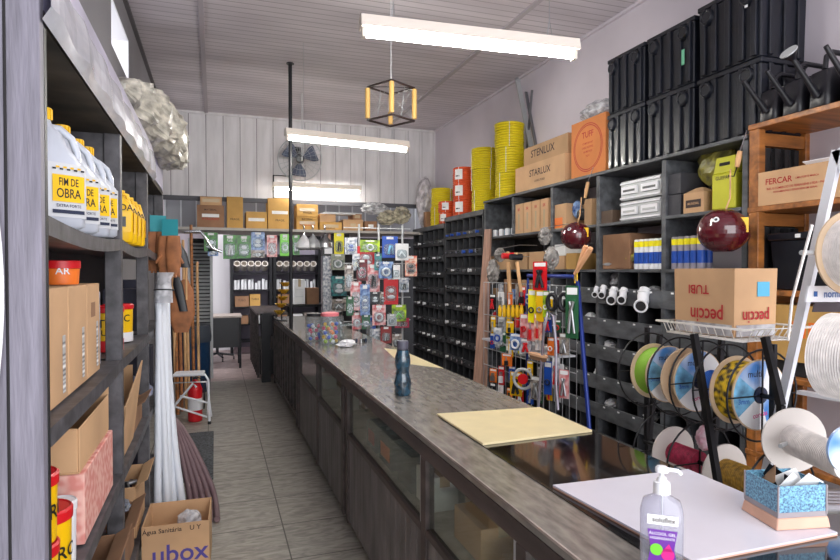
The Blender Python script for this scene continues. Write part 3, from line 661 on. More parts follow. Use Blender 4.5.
# bleach carton on the floor
def bl_in(t, a, b, h):
    m = MB(); m.blob((.05, .02, h * .8), .06, .05, .05, FILM, 3, .2); m.build('plastic_wrap', t)
    m = MB(); m.cyl((.05, .02, h * .75), (.05, .02, h * .95), .025, .02, WHITE); m.build('bottle_neck', t)
carton('bleach_carton', -.345, -.03, 3.18, 3.50, .002, .275, CARD, 'open carton with blue lettering on the floor by the left shelving', rz=math.radians(-2), open_top=True, flaps=(),
       inner=bl_in, text=[('F', 'Água Sanitária', -.40, .9, .032, INKD), ('F', 'U Y', .58, .9, .034, INKD), ('F', 'ubox', .12, .45, .13, INKB)])
# hooks and chrome arm near the back left
o = MB().tube([onY(184, 232, 7.2), onY(200, 231, 7.2), onY(206, 238, 7.2), onY(212, 248, 7.2), onY(222, 252, 7.2)], .018, CHROME, 10).build('chrome_shower'); tag(o, 'chrome shower arm displayed at the back left corner', 'shower arm')
m = MB()
for k in range(26): z = .6 + k * .052; m.hexa([(-.33, 8.95, z), (-.07, 8.95, z), (-.07, 8.99, z + .03), (-.33, 8.99, z + .03), (-.33, 8.955, z + .006), (-.07, 8.955, z + .006), (-.07, 8.995, z + .036), (-.33, 8.995, z + .036)], GREYM)
o = m.build('slats'); t = thing('louvered_shutter', 'grey louvered metal shutter at the back left doorway', 'shutter', (0, 0, 0)); o.parent = t
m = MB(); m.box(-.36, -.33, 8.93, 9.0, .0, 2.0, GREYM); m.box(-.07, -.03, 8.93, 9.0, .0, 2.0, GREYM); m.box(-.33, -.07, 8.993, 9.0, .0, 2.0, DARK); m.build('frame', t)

# ================================================================= COUNTER
CX0, CX1, CZ = .735, 1.365, .93
def make_counter():
    t = thing('shop_counter', 'long dark wooden counter with glazed front running down the shop', 'counter', (0, 0, 0))
    top = MB(); TOPM = mat('worn_grey_counter_top', (126, 121, 115), .26, vary=.2, scale=14, stretch=(3, .8, 1), bump=.04, coat=.25)
    top.box(CX0, CX1, .55, 8.05, CZ - .03, CZ, TOPM); top.build('countertop', t, .003)
    EDGE = mat('worn_edge_wood', (150, 138, 130), .45, vary=.3, scale=12)
    MB().box(CX0 - .004, CX0 + .001, .55, 8.05, CZ - .006, CZ + .001, EDGE).build('worn_edge', t)
    MB().box(CX0 + .0, CX0 + .025, .55, 8.05, CZ - .085, CZ - .031, COUNTER).build('apron', t)
    MB().box(CX1 - .02, CX1, .55, 8.05, .08, CZ - .031, mat('lightened_counter_grey', (120, 116, 112), .6)).build('back_panel', t)  # panel colour lightened to make up for missing light inside
    MB().box(CX0 + .03, CX1 - .021, .55, 8.05, .56, .575, mat('lightened_shelf_board', (168, 160, 150), .5, vary=.2, scale=8)).build('inner_shelf', t)  # shelf colour lightened so the dim inside reads brighter
    MB().box(CX0 + .03, CX1 - .02, .55, 8.05, .06, .08, RACKD).build('floor_board', t)
    MB().box(CX0 + .05, CX0 + .07, .6, 8.0, 0, .06, RACKD).build('kick_board', t)
    posts = [.62, 1.30, 2.05, 3.42, 3.55, 4.5, 5.58, 5.72, 8.0]
    for y in posts: MB().box(CX0 - .002, CX0 + .035, y, y + .055, .05, CZ - .086, COUNTER).build('post', t, .002)
    for i in range(len(posts) - 1):
        a, b = posts[i] + .056, posts[i + 1] - .001
        if b - a < .2: continue
        if b < 5.6:
            bd = MB(); n = max(1, round((b - a) / .075)); w = (b - a) / n
            for k in range(n): bd.box(CX0 + .008, CX0 + .022, a + k * w + .002, a + (k + 1) * w - .002, .06, .555, BOARDS)
            bd.build('board_panel', t, .0015)
            MB().box(CX0 - .001, CX0 + .03, a, b, .556, .585, COUNTER).build('sill', t, .002)
            MB().box(CX0 + .014, CX0 + .018, a, b, .586, CZ - .086, GLASS).build('glass_pane', t)
            f = MB(); f.box(CX0 + .004, CX0 + .013, a, a + .02, .586, CZ - .086, GREYM); f.build('glass_edge_strip', t)
        else:
            bd = MB(); n = 9; w = (b - a) / n
            MB().box(CX0 - .001, CX0 + .03, a, b, .10, .14, COUNTER).build('sill', t)
            for k in range(1, n): MB().box(CX0, CX0 + .028, a + k * w - .02, a + k * w + .02, .141, CZ - .086, COUNTER).build('mullion', t)
            MB().box(CX0 + .014, CX0 + .018, a, b, .141, CZ - .086, GLASS).build('glass_pane', t)
    return t
make_counter()
# things inside the glazed counter
def plain(name, label, cat, mb, group=None, bevel=0): return tag(mb.build(name, None, bevel), label, cat, group)
for k, (x0, x1, y0, y1, h, mt, lab) in enumerate((
    (.80, 1.0, 3.02, 3.2, .14, ACRY, 'clear plastic bin nearest the middle post inside the counter glass'),
    (.80, 1.02, 2.72, 2.95, .14, ACRY, 'clear plastic bin with an orange label inside the counter glass'),
    (.80, 1.05, 2.42, 2.62, .12, ACRY, 'clear plastic bin beside the white cartons inside the counter'))):
    t = thing('display_bin', lab, 'bin', ((x0 + x1) / 2, (y0 + y1) / 2, .576), 0, 'clear bins in the counter'); a, b = (x1 - x0) / 2, (y1 - y0) / 2; m = MB(); w = .004
    m.box(-a, a, -b, b, 0, w, mt); m.box(-a, -a + w, -b, b, w, h, mt); m.box(a - w, a, -b, b, w, h, mt); m.box(-a + w, a - w, -b, -b + w, w, h, mt); m.box(-a + w, a - w, b - w, b, w, h, mt); m.build('walls', t)
    crumple(WHITE if k != 1 else RACKG, 20 + k, 3, .8)(t, a, b, h * .8)
    if k < 2: MB().box(-a - .0015, -a - .0005, -b * .7, b * .7, .03, .10, SKIN if k else INKR).build('label', t)
for k, (x0, x1, y0, y1, h, mt, lab) in enumerate((
    (.81, .93, 2.20, 2.38, .14, WHITEP, 'white carton by the glass edge inside the counter'), (.96, 1.12, 2.2, 2.5, .11, WHITEP, 'white carton behind the first inside the counter'),
    (1.06, 1.25, 2.6, 2.9, .10, CARD2, 'tan carton deep inside the counter'), (.82, .99, 1.75, 1.98, .12, CARD, 'kraft carton just past the near post inside the counter'),
    (.83, 1.0, 1.40, 1.62, .10, CARD2, 'kraft carton in the nearest glazed bay of the counter'), (1.05, 1.25, 1.5, 1.9, .13, mat('black_tool_case', (40, 38, 42), .5), 'black case with white marks inside the near counter bay'),
    (1.07, 1.25, 3.1, 3.35, .12, CARD4, 'brown carton deep behind the clear bin in the counter'))):
    carton('counter_carton', x0, x1, y0, y1, .5765, .5765 + h, mt, lab, tape='y' if k != 5 else None, sticker=[('L', .2, .5, .04, .03, WHITEP)] if k in (5, 4) else [])
for k in range(8):
    x = .85 + (k % 3) * .14; y = .95 + (k // 3) * .13
    carton('small_black_box', x, x + .09, y, y + .09, .5765, .66, BLACK, 'small black box in rows in the nearest counter bay', tape=None, group='small black boxes in the counter')
for k in range(6):
    x = .84 + (k % 3) * .13; y = 4.0 + (k // 3) * .8
    carton('stock_carton', x, x + .1, y, y + .16, .5765, .68, (WHITEP, CARD4, CARD2)[k % 3], 'small stock box behind the farther counter glass', tape=None, group='stock boxes behind the farther glass')
# rear counter past the gap
t = thing('rear_counter', 'low dark counter section beyond the black iron post, with glazed front', 'counter', (0, 0, 0))
MB().box(.56, 1.0, 8.72, 10.6, .90, .93, COUNTER).build('countertop', t)
for k in range(8): MB().box(.565, .59, 8.75 + k * .255, 8.78 + k * .255, 0, .899, COUNTER).build('post', t)
MB().box(.572, .576, 8.8, 10.55, .1, .88, GLASS).build('glass_pane', t); MB().box(.6, .98, 8.75, 10.55, .05, .4, RACKD).build('base_cabinet', t)
t = thing('gate_post', 'thick black square post at the far end of the long counter', 'post', (0, 0, 0))
MB().box(.60, .72, 8.35, 8.47, 0, .93, BLKM).build('post_body', t, .003); MB().box(.585, .735, 8.335, 8.485, .931, .955, BLKM).build('cap', t)
# black pole floor to ceiling at the counter
p = onZ(287, 330, .93); t = thing('iron_pole', 'thin black iron pole rising from the counter to the ceiling', 'pole', (.757, 6.33, CZ + .001))
MB().cyl((0, 0, .01), (0, 0, ZC - CZ - .012), .019, .019, BLKM, 14).build('tube', t); MB().cyl((0, 0, 0), (0, 0, .01), .021, .021, BLKM, 18).build('base_flange', t); MB().cyl((0, 0, ZC - CZ - .012), (0, 0, ZC - CZ - .002), .04, .04, BLKM, 18).build('top_flange', t)
# tiles and sheets on the counter
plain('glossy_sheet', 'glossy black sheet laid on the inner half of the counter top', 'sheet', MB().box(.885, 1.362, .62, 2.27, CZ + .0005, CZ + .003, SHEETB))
plain('ceramic_tile', 'cream ceramic tile lying flat on the counter', 'tile', MB().hexa([(.885, 1.875, .9335), (1.352, 1.895, .9335), (1.36, 2.29, .9335), (.885, 2.33, .9335), (.885, 1.875, .942), (1.352, 1.895, .942), (1.36, 2.29, .942), (.885, 2.33, .942)], CREAM), bevel=.001)
t = thing('ceramic_tile', 'large white ceramic tile on the counter under the blue box', 'tile', (0, 0, 0))
MB().hexa([(.94, .97, .9335), (1.36, .965, .9335), (1.362, 1.425, .9335), (.90, 1.445, .9335), (.94, .97, .937), (1.36, .965, .937), (1.362, 1.425, .937), (.90, 1.445, .937)], TERR).build('clay_body', t)
MB().hexa([(.94, .97, .9372), (1.36, .965, .9372), (1.362, 1.425, .9372), (.90, 1.445, .9372), (.94, .97, .942), (1.36, .965, .942), (1.362, 1.425, .942), (.90, 1.445, .942)], TILEW).build('glaze', t)
plain('paper_sheet', 'thin cream paper sheet lying along the inner counter edge behind the bottle', 'paper', MB().hexa([(1.16, 3.75, .9305), (1.355, 3.45, .9305), (1.36, 4.35, .9305), (1.26, 4.5, .9305), (1.16, 3.75, .9315), (1.355, 3.45, .9315), (1.36, 4.35, .9315), (1.26, 4.5, .9315)], CREAM))
# drinking bottle
t = thing('drinking_bottle', 'tall dark teal water bottle with a waist and grey cap on the counter', 'bottle', (.878, 2.79, CZ + .001))
m = MB(); n = 24
secs = []
for k in range(25):
    z = k / 24 * .225; r = .040 - .008 * math.exp(-((z - .115) / .035) ** 2) + .003 * math.exp(-((z - .06) / .03) ** 2)
    if z > .17: r = .040 - (z - .17) / .055 * .012
    if z < .008: r = .036
    secs.append((z, r * (1 + .03 * math.sin(k * 1.3)), r * (1 - .03 * math.sin(k * 1.3)), 2.2, 0, 0))
m.loft(secs, TEALG, 28); m.build('body', t)
m = MB(); m.lathe([(.026, .225), (.028, .228), (.029, .262), (.026, .268)], mat('slate_grey_cap', (84, 84, 98), .5), 24); m.build('cap', t)
m = MB(); m.ring((0, 0, .224), (0, 0, 1), .028, .0025, BLACK); m.build('neck_ring', t)
# sanitizer
t = thing('sanitizer_bottle', 'clear pump bottle of hand gel with purple and green label, in the foreground', 'bottle', (.862, .972, CZ + .001), math.radians(-38))
m = MB(); m.loft([(0, .036, .024, 3.4, 0, 0), (.004, .041, .028, 3.4, 0, 0), (.125, .042, .028, 3.2, 0, 0), (.148, .036, .025, 2.6, 0, 0), (.158, .017, .017, 2, 0, 0), (.163, .0155, .0155, 2, 0, 0)], SANI, 28); m.build('body', t)
l = MB(); f = -.0300
l.quad((-.029, f, .108), (.029, f, .108), (.029, f, .128), (-.029, f, .128), WHITEP); l.text('soluflex', (0.002, f - .0004, .118), (1, 0, 0), (0, 0, 1), .014, INKD)
l.add([(-.028, f, .098), (.028, f, .098), (.022, f, .062), (.027, f, .032), (-.027, f, .032), (-.022, f, .062)], [(0, 5, 4, 3, 2, 1)[::-1]], PURP)
l.text('ÁLCOOL GEL', (0, f - .0004, .090), (1, 0, 0), (0, 0, 1), .0085, WHITE); l.text('HIGIENIZANTE', (0, f - .0004, .081), (1, 0, 0), (0, 0, 1), .007, WHITE)
circ = lambda cx, cz, r, mt: l.add([(cx + math.cos(a * PI / 9) * r, f - .0006, cz + math.sin(a * PI / 9) * r) for a in range(18)], [tuple(range(18))], mt)
circ(-.011, .058, .012, GREENB); circ(.010, .050, .0125, PINKP); l.add([(.000, f - .0006, .056), (.020, f - .0006, .056), (.012, f - .0006, .072)], [(0, 1, 2)], PINKP)
l.quad((-.028, f - .0003, .020), (.028, f - .0003, .020), (.028, f - .0003, .031), (-.028, f - .0003, .031), GREENB); l.quad((-.028, f - .0003, .010), (.028, f - .0003, .010), (.028, f - .0003, .018), (-.028, f - .0003, .018), PURP)
l.build('label', t)
m = MB(); m.cyl((0, 0, .163), (0, 0, .186), .017, .016, WHITE, 20); m.cyl((0, 0, .186), (0, 0, .196), .011, .008, WHITE, 16); m.cyl((0, 0, .196), (0, 0, .208), .0045, .0045, WHITE, 10)
m.loft([(.206, .013, .010, 2.4, 0, 0), (.214, .013, .010, 2.4, 0, 0), (.218, .009, .007, 2.2, 0, 0)], WHITE, 16); m.tube([(.008, 0, .212), (.03, 0, .211), (.036, 0, .204)], .0045, WHITE, 8); m.build('pump', t)
MB().tube([(0, 0, .16), (0.002, 0, .01)], .0025, WHITE, 6).build('dip_tube', t)
# blue glitter box on a block
t = thing('card_box', 'open blue glitter-patterned box holding papers on the tile corner', 'box', (1.312, 1.062, .943), math.radians(-12))
a, b = .062, .058
EDGEG = mat('grey_box_edge', (150, 142, 146), .5)
m = MB(); w = .003; h = .070; z0 = .031
m.box(-a, a, -b, b, z0, z0 + .003, EDGEG); m.box(-a, -a + w, -b, b, z0, z0 + h, GLIT); m.box(a - w, a, -b, b, z0, z0 + h, GLIT); m.box(-a + w, a - w, -b, -b + w, z0, z0 + h, GLIT); m.box(-a + w, a - w, b - w, b, z0, z0 + h, GLIT); m.build('walls', t)
m = MB(); m.box(-a - .001, a + .001, -b - .001, b + .001, z0 - .004, z0 + .008, EDGEG)
for sx in (-1, 1):
    for sy in (-1, 1): m.cyl((sx * a, sy * b, z0), (sx * a, sy * b, z0 + h), .0025, .0025, EDGEG, 8)
m.build('edging', t)
MB().hexa([(-.07, -.064, 0), (.07, -.064, 0), (.068, .064, 0), (-.068, .064, 0), (-.064, -.06, .026), (.066, -.06, .026), (.064, .06, .026), (-.064, .06, .026)], TERR).build('base_block', t, .002)
for k, (x, y, ang, mt) in enumerate(((-.01, -.02, .5, WHITEP), (.02, .01, -.4, WHITEP), (.03, -.03, .2, WHITEP), (-.03, .02, .9, CARDIN), (.0, .03, -.9, BLACK))):
    o = MB().box(-.028, .028, -.0006, .0006, -.03, .035, mt).build('paper', t); o.location = (x, y, z0 + .055); o.rotation_euler = (.5, .5 * (-1) ** k, ang)
# jars and acrylic stand
BALLS = [mat('candy_blue', (40, 90, 210), .4), mat('candy_orange', (240, 130, 30), .4), mat('candy_lime', (170, 210, 40), .4), mat('candy_pink', (230, 60, 110), .4), YEL, WHITE]
def jar(name, loc, r, h, label, seed, pal, lidm):
    t = thing(name, label, 'jar', loc); rnd = random.Random(seed)
    m = MB(); m.lathe([(r * .9, 0), (r, .01), (r, h * .8), (r * .8, h * .9)], ACRY, 20, capt=False); m.build('glass', t)
    k = 0
    for z in range(int(h * .7 / (.036))):
        for q in range(5):
            a = q * 2 * PI / 5 + z * .6; mt = rnd.choice(pal); s = MB(); c = Vector((math.cos(a) * r * .62, math.sin(a) * r * .62, .025 + z * .036)); s.lathe([(0.001, -.017), (.012, -.012), (.017, 0), (.012, .012), (.001, .017)], mt, 8, c); s.build('candy', t)
    MB().lathe([(r * .85, h * .9), (r * .9, h * .905), (r * .9, h * 1.0), (r * .5, h * 1.03)], lidm, 20).build('lid', t)
p1, p2, p3 = onZ(312, 341, .93), onZ(330, 344, .93), onZ(350, 340, .93)
jar('candy_jar', (p1.x + .02, p1.y, .931), .075, .24, 'squat jar of pink, white and blue sweets nearest the iron pole', 3, [BALLS[0], BALLS[3], WHITE], BLACK)
jar('candy_jar', (p2.x, p2.y, .931), .085, .26, 'jar of orange, lime and blue sweets under a pink lid on the counter', 5, BALLS, mat('pink_lid', (226, 120, 130), .5))
jar('glass_jar', (1.03, 5.3, .931), .075, .24, 'clear jar with a black lid behind the sweet jars', 9, [WHITE, STEEL], BLACK)
t = thing('acrylic_stand', 'clear acrylic display stand with small metal parts on the counter', 'stand', (1.12, 4.95, .931))
m = MB(); m.box(-.14, .14, -.09, .09, .15, .156, ACRY); m.box(-.14, -.134, -.09, .09, 0, .15, ACRY); m.box(.134, .14, -.09, .09, 0, .15, ACRY); m.build('shelf', t)
for k in range(9):
    m = MB(); x = -.11 + k * .027; m.cyl((x, -.05 + .03 * (k % 3), 0), (x, -.05 + .03 * (k % 3), .03), .012, .008, (STEEL, BLACK, NAVY)[k % 3], 10); m.build('metal_part', t)
plain('white_roll', 'white crumpled cloth beside the sweet jars on the counter', 'cloth', MB().blob((1.0, 4.68, .958), .075, .05, .03, WHITE, 7, .3))
# gold foil display
t = thing('foil_cup_stand', 'spiral stand of gold foil cups beside the iron pole', 'stand', (.765, 7.35, .931))
MB().cyl((0, 0, 0), (0, 0, .5), .008, .008, BLKM, 8).build('pole', t); MB().cyl((0, 0, 0), (0, 0, .01), .07, .07, BLKM, 18).build('base', t)
for k in range(5): z = .08 + k * .085; x = -.03 + .018 * k; MB().lathe([(.03, 0), (.075, .045), (.07, .05), (.03, .01)], GOLDF, 14, (x, -.04, z), None).build('cup', t)

# ================================================================= RIGHT SHELVES
XS = 2.88
def pigeon(name, y0, y1, z1, label, seed, cols, blue_rows):
    t = thing(name, label, 'pigeonhole rack', (0, 0, 0)); rows = 9; z0 = .16; rh = (z1 - z0 - .06) / rows; rnd = random.Random(seed)
    X1 = XS + .3
    fr = MB(); fr.box(XS, X1, y0, y0 + .03, 0, z1, RACKP); fr.box(XS, X1, y1 - .03, y1, 0, z1, RACKP); fr.box(XS - .01, X1, y0, y1, z1 - .06, z1, RACKG); fr.box(XS, X1, y0 + .03, y1 - .03, 0, z0, RACKD); fr.build('carcass', t, .003)
    MB().box(X1 - .012, X1, y0 + .03, y1 - .03, z0, z1 - .06, DARK).build('back_panel', t)  # dark colour stands in for shade deep in the holes
    w = (y1 - y0 - .06) / cols
    dv = MB()
    for c in range(1, cols): yy = y0 + .03 + c * w; dv.box(XS + .006, X1 - .013, yy - .007, yy + .007, z0, z1 - .06, RACKP)
    dv.build('dividers', t)
    for r in range(rows):
        z = z0 + r * rh; s = MB(); s.box(XS + .008, X1 - .013, y0 + .03, y1 - .03, z - .01, z, RACKD); s.box(XS - .004, XS + .005, y0 + .031, y1 - .031, z - .012, z + rh * .32, RACKP); sf = s.build('shelf', t)  # shelf floor darkened in colour to imitate shade in the holes
        for c in range(cols):
            yy = y0 + .03 + (c + .5) * w + rnd.uniform(-.02, .02); blue = (rows - 1 - r) in blue_rows; k = MB(); mt = (BLUE if blue and rnd.random() < .7 else rnd.choice([CHROME, WHITE, STEEL, CHROME]))
            zz = z + rh * .18; q = rnd.choice((.012, .016, .02))
            k.cyl((XS - .005, yy, zz), (XS - .035, yy, zz), q, q * .8, mt, 8); k.cyl((XS - .035, yy, zz), (XS - .042, yy, zz), q * 1.2, q * 1.2, mt, 8); k.build('sample_fitting', sf)
        if rnd.random() < .8:
            c = rnd.randrange(cols); yy = y0 + .03 + (c + .5) * w; k = MB(); k.blob((XS + .1, yy, z + .05), .06, w * .35, .045, rnd.choice([WHITE, GREYM, BLUE, NAVY]), seed + r, .2); k.build('fitting_pile', t)
pigeon('pigeonhole_rack', 7.30, 8.60, 2.17, 'dark pigeonhole rack of fittings nearest the back corner', 31, 6, (9,))
pigeon('pigeonhole_rack', 6.10, 7.28, 2.24, 'dark pigeonhole rack with blue fittings beside the leaning plank', 32, 6, (0, 1))
# leaning plank
plain('wooden_plank', 'pale reddish plank leaning upright at the end of the pigeonhole rack', 'plank', MB().hexa([(2.62, 5.86, .002), (2.66, 5.74, .002), (2.76, 5.76, .002), (2.72, 5.88, .002), (2.83, 5.96, 2.0), (2.85, 5.85, 2.0), (2.87, 5.86, 2.0), (2.86, 5.97, 2.0)], PEACHW))
def rshelf():
    t = thing('wall_shelving', 'dark grey wooden shelving with pigeonholes along the right wall', 'shelving', (0, 0, 0)); X1 = XR - .005
    ups = [(6.06, 0), (5.40, 1.92), (4.66, .0), (3.98, 0), (3.25, 0), (2.60, 0)]
    for y, z in ups: MB().box(XS, X1, y - .02, y + .02, z if z else 0, 2.295, RACKG).build('upright', t, .003)
    m = MB(); m.box(XS - .012, X1, 2.58, 6.08, 2.30, 2.325, RACKG); m.build('top_board', t, .003)
    yy = [u[0] for u in ups]
    for i in range(5):
        a, b = yy[i + 1] + .021, yy[i] - .021
        zs = [1.915, 1.555] + ([1.25, .96, .70, .40] if i < 2 else [])
        for z in zs:
            if i == 0 and False: continue
            MB().box(XS - .003, X1 - .002, a, b, z - .022, z, RACKG).build('shelf_board', t, .002)
        if i < 2: MB().box(X1 - .012, X1, a, b, 0, 2.29, RACKD).build('back_panel', t)
        else:
            MB().box(X1 - .012, X1, a, b, 0, 1.53, RACKD).build('back_panel', t)  # back darkened in colour to carry the recess shade
    # deep pigeonholes below
    for i in range(2, 5):
        a, b = yy[i + 1] + .021, yy[i] - .021
        for z1, z0 in ((1.41, 1.285), (1.17, 1.035), (.955, .845), (.715, .60), (.49, .375), (.26, .15)):
            bf = MB().box(XS - .008, XS + .006, a - .02, b + .02, z0, z1, RACKG).build('bin_front', t, .002)
            MB().box(XS + .007, X1 - .013, a, b, z0 - .001, z0 + .012, RACKD).build('bin_floor', t)  # darker than the fronts, shade put into the floor colour
            for q in range(4):
                y = a + (b - a) * (q + .5) / 4
                MB().box(XS - .0095, XS - .0082, y - .012, y + .012, z1 - .022, z1 - .010, WHITEP).build('price_tag', bf)
        for q in (1, 2):
            y = a + (b - a) * q / 3; MB().box(XS + .007, X1 - .013, y - .008, y + .008, .15, 1.53, RACKP).build('divider', t)  # divider tone darkened too, imitating shade behind the fronts
rshelf()
# conduit coils on top
def coil(mt, R, h, label, seed, labelled=False, group=None):
    t = thing('conduit_coil', label, 'coil', (0, 0, 0), 0, group); m = MB(); n = max(3, round(h / .026)); r = h / n / 2
    for k in range(n): m.ring((0, 0, r + k * 2 * r), (0, 0, 1), R - r + random.uniform(-.004, .004), r * 1.02, mt, 32, 8)
    m.lathe([(R * .55, .004), (R * .55, h - .004)], mt, 24, capb=False, capt=False); m.lathe([(R - r, .004), (R * .55, .004)], mt, 24, capb=False, capt=False); m.lathe([(R * .55, h - .006), (R - r, h - .006)], mt, 24, capb=False, capt=False)
    m.build('wound_conduit', t)
    if labelled:
        l = MB(); R2 = R + .004; nn = 8; a0 = math.radians(-160); a1 = math.radians(-118)
        vs = []
        for k in range(nn + 1):
            a = a0 + (a1 - a0) * k / nn; vs += [(math.cos(a) * R2, math.sin(a) * R2, h * .22), (math.cos(a) * R2, math.sin(a) * R2, h * .85)]
        l.add(vs, [(2 * k, 2 * k + 2, 2 * k + 3, 2 * k + 1) for k in range(nn)], WHITEP, True)
        R2 += .001; vs = []
        for k in range(nn // 2 + 1):
            a = a0 + .1 + (a1 - a0) * .5 * k / (nn // 2); vs += [(math.cos(a) * R2, math.sin(a) * R2, h * .4), (math.cos(a) * R2, math.sin(a) * R2, h * .47)]
        l.add(vs, [(2 * k, 2 * k + 2, 2 * k + 3, 2 * k + 1) for k in range(nn // 2)], INKD)
        l.build('paper_label', t)
    m = MB()
    for a in (-2.4, -.6, 1.2): m.tube([(math.cos(a) * R * 1.03, math.sin(a) * R * 1.03, .0), (math.cos(a) * R * 1.03, math.sin(a) * R * 1.03, h)], .0035, WHITE, 5)
    m.build('strap', t)
    return t
ordn = ['bottom', 'second', 'third', 'fourth']
for (mt, R, h, n, x, y, z0, lb, where) in (
    (HOSEY, .155, .27, 2, 3.08, 7.93, 2.172, False, 'leftmost yellow stack, behind the orange coils'),
    (HOSEO, .125, .15, 2, 2.99, 7.46, 2.172, True, 'short orange pair left of the tall orange stack'),
    (HOSEO, .15, .205, 3, 3.04, 7.02, 2.242, True, 'tall orange stack'),
    (HOSEY, .16, .25, 3, 3.06, 6.44, 2.242, False, 'middle yellow stack beside the orange coils'),
    (HOSEY, .16, .27, 3, 3.05, 5.80, 2.327, False, 'tallest yellow stack next to the taped cartons')):
    pro = None
    for k in range(n):
        lab = ('yellow' if mt is HOSEY else 'orange') + ' conduit coil, ' + ('top' if k == n - 1 else ordn[k]) + ' of the ' + where
        hh = h
        if pro is None: o = pro = coil(mt, R, h, lab, k, lb, 'conduit coils on the shelf tops')
        else: o = dup(pro, (0, 0, 0), 0, lab)
        o.location = (x + random.uniform(-.008, .008), y + random.uniform(-.008, .008), z0 + k * (h + .002)); o.rotation_euler.z = random.uniform(-.2, .35) if lb else random.uniform(0, 6)
# cartons on top
TS = 2.327
carton('shipping_carton', 2.90, 3.22, 4.48, 5.38, TS, TS + .25, CARD, 'kraft shipping carton, lower of two beside the tall yellow coils', tape=None, text=[('L', 'STARLUX', .05, .62, .09, INKD), ('L', 'CONDUTORES', .05, .30, .028, INKD)])
carton('shipping_carton', 2.93, 3.22, 4.48, 5.26, TS + .252, TS + .43, CARD2, 'kraft shipping carton, upper of two beside the tall yellow coils', tape=None, text=[('L', 'STENLUX', -.1, .55, .10, INKD)])
t = thing('orange_carton', 'square orange carton with a red ring print standing on the right shelf', 'box', (3.0, 4.16, TS))
m = MB(); m.box(-.09, .09, -.235, .235, 0, .47, CARD5)
for R in (.20, .185): 
    n = 36; vs = []
    for k in range(n): a = 2 * PI * k / n; vs += [(-.0915, math.cos(a) * R, .235 + math.sin(a) * R), (-.0915, math.cos(a) * (R - .007), .235 + math.sin(a) * (R - .007))]
    m.add(vs, [(2 * k, (2 * k + 2) % (2 * n), (2 * k + 3) % (2 * n), 2 * k + 1) for k in range(n)], INKR)
m.text('TUFF', (-.0915, 0, .34), (0, -1, 0), (0, 0, 1), .07, INKR)
for k, s in enumerate(('COMPOSICAO', 'CABO FLEXIVEL', '100 METROS', '750 V')): m.text(s, (-.0915, 0, .27 - k * .035), (0, -1, 0), (0, 0, 1), .022, INKR)
m.build('carton_body', t, .003)
bag('film_bag', 'crumpled clear plastic bag lying on top of the orange carton', (3.06, 4.18, TS + .468), .12, .22, .085, FILM, 41)
# folded aluminium bracket
t = thing('metal_bracket', 'folded galvanised metal arm standing up behind the taped cartons', 'bracket', (3.25, 5.05, TS))
a, b = onX(518, 80, 3.25), onX(530, 160, 3.25); a.z -= TS; b.z -= TS
P = lambda px, py: onX(px, py, 3.24) - Vector((3.25, 5.05, TS))
m = MB(); m.bar(P(518, 80), P(534, 158), .07, .02, GREYM); m.build('arm', t); m = MB(); m.bar(P(526, 92), P(538, 158), .03, .015, mat('dark_steel', (130, 130, 134), .4, metal=.7)); m.build('arm', t)
m = MB(); m.bar(P(532, 90), P(526, 158), .02, .015, mat('dark_steel', (130, 130, 134))); m.build('strut', t)
m = MB(); m.cyl(P(518, 80) + Vector((-.02, 0, 0)), P(518, 80) + Vector((.02, 0, 0)), .03, .03, STEEL, 14); m.build('hinge', t)
for k in range(6): q = P(519 + k * 2.4, 88 + k * 12); m = MB(); m.cyl(q + Vector((-.022, 0, 0)), q + Vector((-.010, 0, 0)), .008, .008, DARK, 8); m.build('bolt', t)
# black plastic crates stacked three wide, two high
def make_crate(W, H, D):
    t = thing('plastic_crate', 'x', 'crate', group='black ribbed crates on the right shelf'); m = MB(); a, b = D / 2, W / 2
    m.hexa([(-a * .94, -b * .94, 0), (a * .94, -b * .94, 0), (a * .94, b * .94, 0), (-a * .94, b * .94, 0), (-a * .97, -b * .97, H * .93), (a * .97, -b * .97, H * .93), (a * .97, b * .97, H * .93), (-a * .97, b * .97, H * .93)], BLACKT); m.build('tub', t, .006)
    r = MB(); r.box(-a, a, -b, b, H * .93, H, BLACKT); r.build('rim', t, .004)
    for k, y in enumerate((-.78, -.42, .0, .42, .78)):
        q = MB(); q.box(-a * .98 - .012, -a * .93, y * b - .018, y * b + .018, .01, H * .93, BLACKT); q.build('rib', t, .004)
    for k, x in enumerate((-.6, 0, .6)):
        q = MB(); q.box(x * a - .015, x * a + .015, -b * .98 - .010, -b * .92, .01, H * .93, BLACKT); q.build('rib', t, .004)
    for y in (.62, -.62):
        q = MB(); q.cyl((-a * .95, y * b, H * .80), (-a - .022, y * b, H * .80), .05, .044, BLACKT, 18); q.ring((-a - .022, y * b, H * .80), (1, 0, 0), .036, .006, BLACKT, 18, 5); q.build('boss', t)
    return t
cw = ((3.69, .43), (3.235, .45), (2.755, .48)); proto = make_crate(.445, .425, .36)
names = ('far left', 'middle', 'right')
first = True
for lv in range(2):
    for k, (y, w) in enumerate(cw):
        lab = ('lower ' if lv == 0 else 'upper ') + names[k] + ' black ribbed crate of the six on the right shelf'
        o = proto if first else dup(proto, (0, 0, 0), 0, lab); first = False
        o['label'] = lab; o.location = (3.085, y, TS + lv * .43 + .001); o.scale = (1, w / .445 * .985, 1 + (.06 if lv and k == 2 else 0))
plain('green_sticker', 'small green sticker on the front of the upper middle black crate', 'sticker', MB().box(2.888, 2.8895, 3.08, 3.105, TS + .56, TS + .66, mat('mint_paper', (120, 200, 160), .6)))
plain('white_sticker', 'small white sticker on the front of the upper right black crate', 'sticker', MB().box(2.888, 2.8895, 2.60, 2.62, TS + .73, TS + .80, WHITEP))
